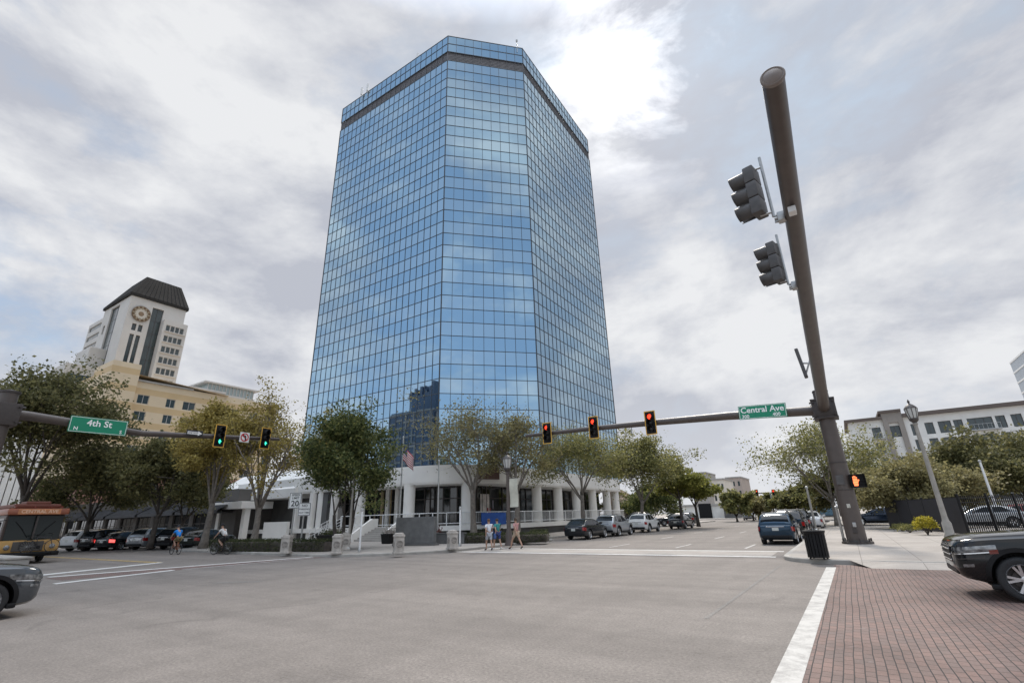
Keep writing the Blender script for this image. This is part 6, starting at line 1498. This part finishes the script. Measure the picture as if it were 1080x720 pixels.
def person(label,loc,rz,P,shirt,shorts,hair,shoes,Hs=1.0,sleeve=.55,leg=.9,helmet=None,extra=None):
    """P: joint dictionary in metres; x forward, y left"""
    e=empty('person',label,'person',loc,rz); V=lambda k_:Vector(P[k_])
    J=[];B=[];idx={}
    def j(n,p,r,r2=None): idx[n]=len(J); J.append((tuple(p),r,r2 or r)); return idx[n]
    def bn(a,b): B.append((idx[a],idx[b]))
    j('pelvis',V('pelvis'),.105,.14); j('belly',V('pelvis').lerp(V('chest'),.5),.095,.125); j('chest',V('chest'),.10,.145); j('neck',V('neck'),.052); j('head0',V('neck').lerp(V('head'),.55),.066,.062); j('head',V('head'),.09,.075); j('top',V('head')+(V('head')-V('neck')).normalized()*.09,.062,.058)
    for a,b in (('pelvis','belly'),('belly','chest'),('chest','neck'),('neck','head0'),('head0','head'),('head','top')): bn(a,b)
    for s in 'lr':
        j('sh'+s,V('sh'+s),.055); j('el'+s,V('el'+s),.038); j('wr'+s,V('wr'+s),.025); bn('chest','sh'+s); bn('sh'+s,'el'+s); bn('el'+s,'wr'+s)
        d=(V('wr'+s)-V('el'+s)).normalized(); pl=V('wr'+s)+d*.07; j('pm'+s,pl,.030,.018); bn('wr'+s,'pm'+s)
        sd=d.cross(Vector((1,0,0))); sd=sd.normalized() if sd.length>.1 else Vector((0,1,0)); fw=sd.cross(d)
        for f,(o_,ln) in enumerate(((-.026,.072),(-.009,.082),(.009,.078),(.026,.062))):
            k1=j('f%d%s'%(f,s),pl+fw*o_+d*ln*.5,.0085); j('g%d%s'%(f,s),pl+fw*o_+d*ln*.9+sd*.02,.0075); bn('pm'+s,'f%d%s'%(f,s)); bn('f%d%s'%(f,s),'g%d%s'%(f,s))
        j('th'+s,V('wr'+s)+d*.05+fw*.045,.010); bn('wr'+s,'th'+s)
        j('hip'+s,V('hip'+s),.088); j('kn'+s,V('kn'+s),.056); j('cf'+s,V('kn'+s).lerp(V('an'+s),.35),.054); j('an'+s,V('an'+s),.036); j('ft'+s,V('toe'+s),.032,.028)
        for a,b in (('pelvis','hip'+s),('hip'+s,'kn'+s),('kn'+s,'cf'+s),('cf'+s,'an'+s),('an'+s,'ft'+s)): bn(a,b)
    skinmesh('body',J,B,M['skin'],e)
    # nose, ears and eyes are tiny at this distance but present
    hv=V('head'); up=(V('head')-V('neck')).normalized(); fx=Vector((1,0,0)); fx=(fx-up*fx.dot(up)).normalized(); sy_=up.cross(fx)
    Th=Matrix(((fx.x,sy_.x,up.x,hv.x),(fx.y,sy_.y,up.y,hv.y),(fx.z,sy_.z,up.z,hv.z),(0,0,0,1)))
    m=MB(); 
    for s in (-1,1): m.lathe([(.001,.012),(.012,.0),(.001,-.012)],8,Th@Matrix.Translation((.083,s*.03,.0)),cap=False)
    m.bbox(.078,.088,-.022,.022,-.056,-.048,.003,Th); m.build('eyes_and_mouth',flat('dark_features',(.05,.025,.02),.4),e)
    m=MB(); m.lathe([(.006,.015),(.014,-.02),(.004,-.026)],8,Th@Matrix.Translation((.090,0,-.008))); 
    for s in (-1,1): m.lathe([(.006,.03),(.018,.0),(.006,-.03)],8,Th@Matrix.Translation((0,s*.078,-.01)))
    m.build('nose_and_ears',M['skin'],e,True)
    m=MB(); prof=[(.094,-.03),(.104,.02),(.098,.07),(.065,.115),(.001,.128)] if not helmet else [(.108,.005),(.118,.03),(.11,.085),(.07,.135),(.001,.148)]
    m.lathe(prof,16,Th@Matrix.Translation((-.012,0,.01))@Matrix.Diagonal((1.08,.9,1,1)),cap=False); m.build('helmet' if helmet else 'hair',helmet or cloth('hair',hair),e,True)
    # shirt with sleeves
    J=[];B=[];idx={}
    j('p',V('pelvis')+Vector((0,0,.02)),.125,.165); j('b',V('pelvis').lerp(V('chest'),.5),.112,.145); j('c',V('chest'),.118,.165); j('n',V('chest').lerp(V('neck'),.72),.070,.085); bn('p','b');bn('b','c');bn('c','n')
    for s in 'lr': j('s'+s,V('sh'+s),.072); j('e'+s,V('sh'+s).lerp(V('el'+s),sleeve),.060); bn('c','s'+s); bn('s'+s,'e'+s)
    skinmesh('shirt',J,B,shirt,e)
    J=[];B=[];idx={}
    j('p',V('pelvis'),.128,.165)
    for s in 'lr': j('h'+s,V('hip'+s)+Vector((0,0,-.02)),.108); j('k'+s,V('hip'+s).lerp(V('kn'+s),leg),.086); bn('p','h'+s); bn('h'+s,'k'+s)
    skinmesh('shorts',J,B,shorts,e)
    for s in 'lr':
        a=V('an'+s); t_=V('toe'+s); J=[];B=[];idx={}
        j('a',a+(a-t_).normalized()*.03+Vector((0,0,-.02)),.045); j('m',a.lerp(t_,.5)+Vector((0,0,-.02)),.044,.04); j('t',t_+(t_-a).normalized()*.03+Vector((0,0,-.01)),.038,.034); bn('a','m'); bn('m','t'); skinmesh('shoe',J,B,shoes,e,1)
    if extra: extra(e,P)
    e.scale=(.95,.95,.95) if 'pedestrian' in label else (1,1,1)
    return e
def stand(step=.0,arm=0.0,lean=0.0):
    """upright/walking joints; step = half stride"""
    P=dict(pelvis=(0,0,.93),chest=(.02+lean,0,1.30),neck=(.03+lean*1.2,0,1.46),head=(.05+lean*1.3,0,1.60))
    for s,sg in (('l',1),('r',-1)):
        f=step*sg
        P['hip'+s]=(0,sg*.095,.90); P['kn'+s]=(f*.55+.05,sg*.10,.50); P['an'+s]=(f,sg*.10,.09+(.05 if f<0 else 0)); P['toe'+s]=(f+.15,sg*.12,.035)
        P['sh'+s]=(.02+lean,sg*.19,1.38); P['el'+s]=(-f*.45-.02,sg*.25,1.11); P['wr'+s]=(-f*.8+.08,sg*.24,.87)
    return P
def bag(c):
    def f(e,P):
        m=MB(); m.bbox(-.10,.12,-.42,-.28,.62,.90,.03); m.tube([(0,-.33,.90),(.02,-.24,1.15),(.02,-.17,1.42)],.012,5); m.build('bag',cloth('bag_cloth',c),e)
    return f
q=g(516,580); person('pedestrian in white shirt and pale shorts with a bag, leftmost on the crossing',(q.x,q.y,.004),R(150),stand(.20),cloth('white_shirt',(.62,.63,.66)),cloth('pale_shorts',(.36,.38,.42)),(.10,.05,.025),M['rubber'],extra=bag((.05,.10,.25)))
q=g(525,579); person('pedestrian in teal shirt and dark blue trousers, middle of the three on the crossing',(q.x,q.y,.004),R(165),stand(.24),cloth('teal_shirt',(.03,.22,.22)),cloth('blue_trousers',(.03,.05,.17)),(.05,.03,.02),M['signwhite'])
q=g(545,578.5); person('pedestrian in patterned pink top and tan shorts striding at the right of the three',(q.x,q.y,.004),R(170),stand(.38),cloth('pink_top',(.42,.22,.21)),cloth('tan_shorts',(.40,.31,.23)),(.07,.045,.03),M['bronze_dark'],leg=.75)
def ride():
    P=dict(pelvis=(-.26,0,1.02),chest=(.03,0,1.38),neck=(.12,0,1.52),head=(.17,0,1.65))
    for s,sg,(kz,kx,az,ax) in (('l',1,(.86,.16,.53,-.13)),('r',-1,(.66,.14,.24,.02))):
        P['hip'+s]=(-.24,sg*.10,.99); P['kn'+s]=(kx,sg*.12,kz); P['an'+s]=(ax-.05,sg*.12,az); P['toe'+s]=(ax+.10,sg*.13,az-.05)
        P['sh'+s]=(.04,sg*.19,1.43); P['el'+s]=(.17,sg*.27,1.20); P['wr'+s]=(.31,sg*.28,1.05)
    return P
CG='bicycles ridden along the crossing street'
q=g(184,584.5); bicycle('orange-framed bicycle under the rider in the blue shirt',(q.x,q.y,0),R(178),(.35,.10,.03),CG); person('cyclist in a bright blue shirt riding away past the parked cars',(q.x,q.y,0),R(178),ride(),cloth('bright_blue_shirt',(.01,.20,.62)),cloth('olive_shorts',(.17,.13,.06)),(.03,.02,.015),M['bronze_dark'],helmet=cloth('dark_helmet',(.02,.025,.035)))
q=g(232,584.5); bicycle('dark bicycle under the rider in the white shirt',(q.x,q.y,0),R(196),(.03,.03,.03),CG); person('cyclist in a white shirt and black shorts leaning forward by the long hedge',(q.x,q.y,0),R(196),ride(),cloth('white_jersey',(.60,.58,.57)),cloth('black_shorts',(.02,.02,.022)),(.03,.02,.015),M['black'],helmet=cloth('black_helmet',(.015,.015,.018)))
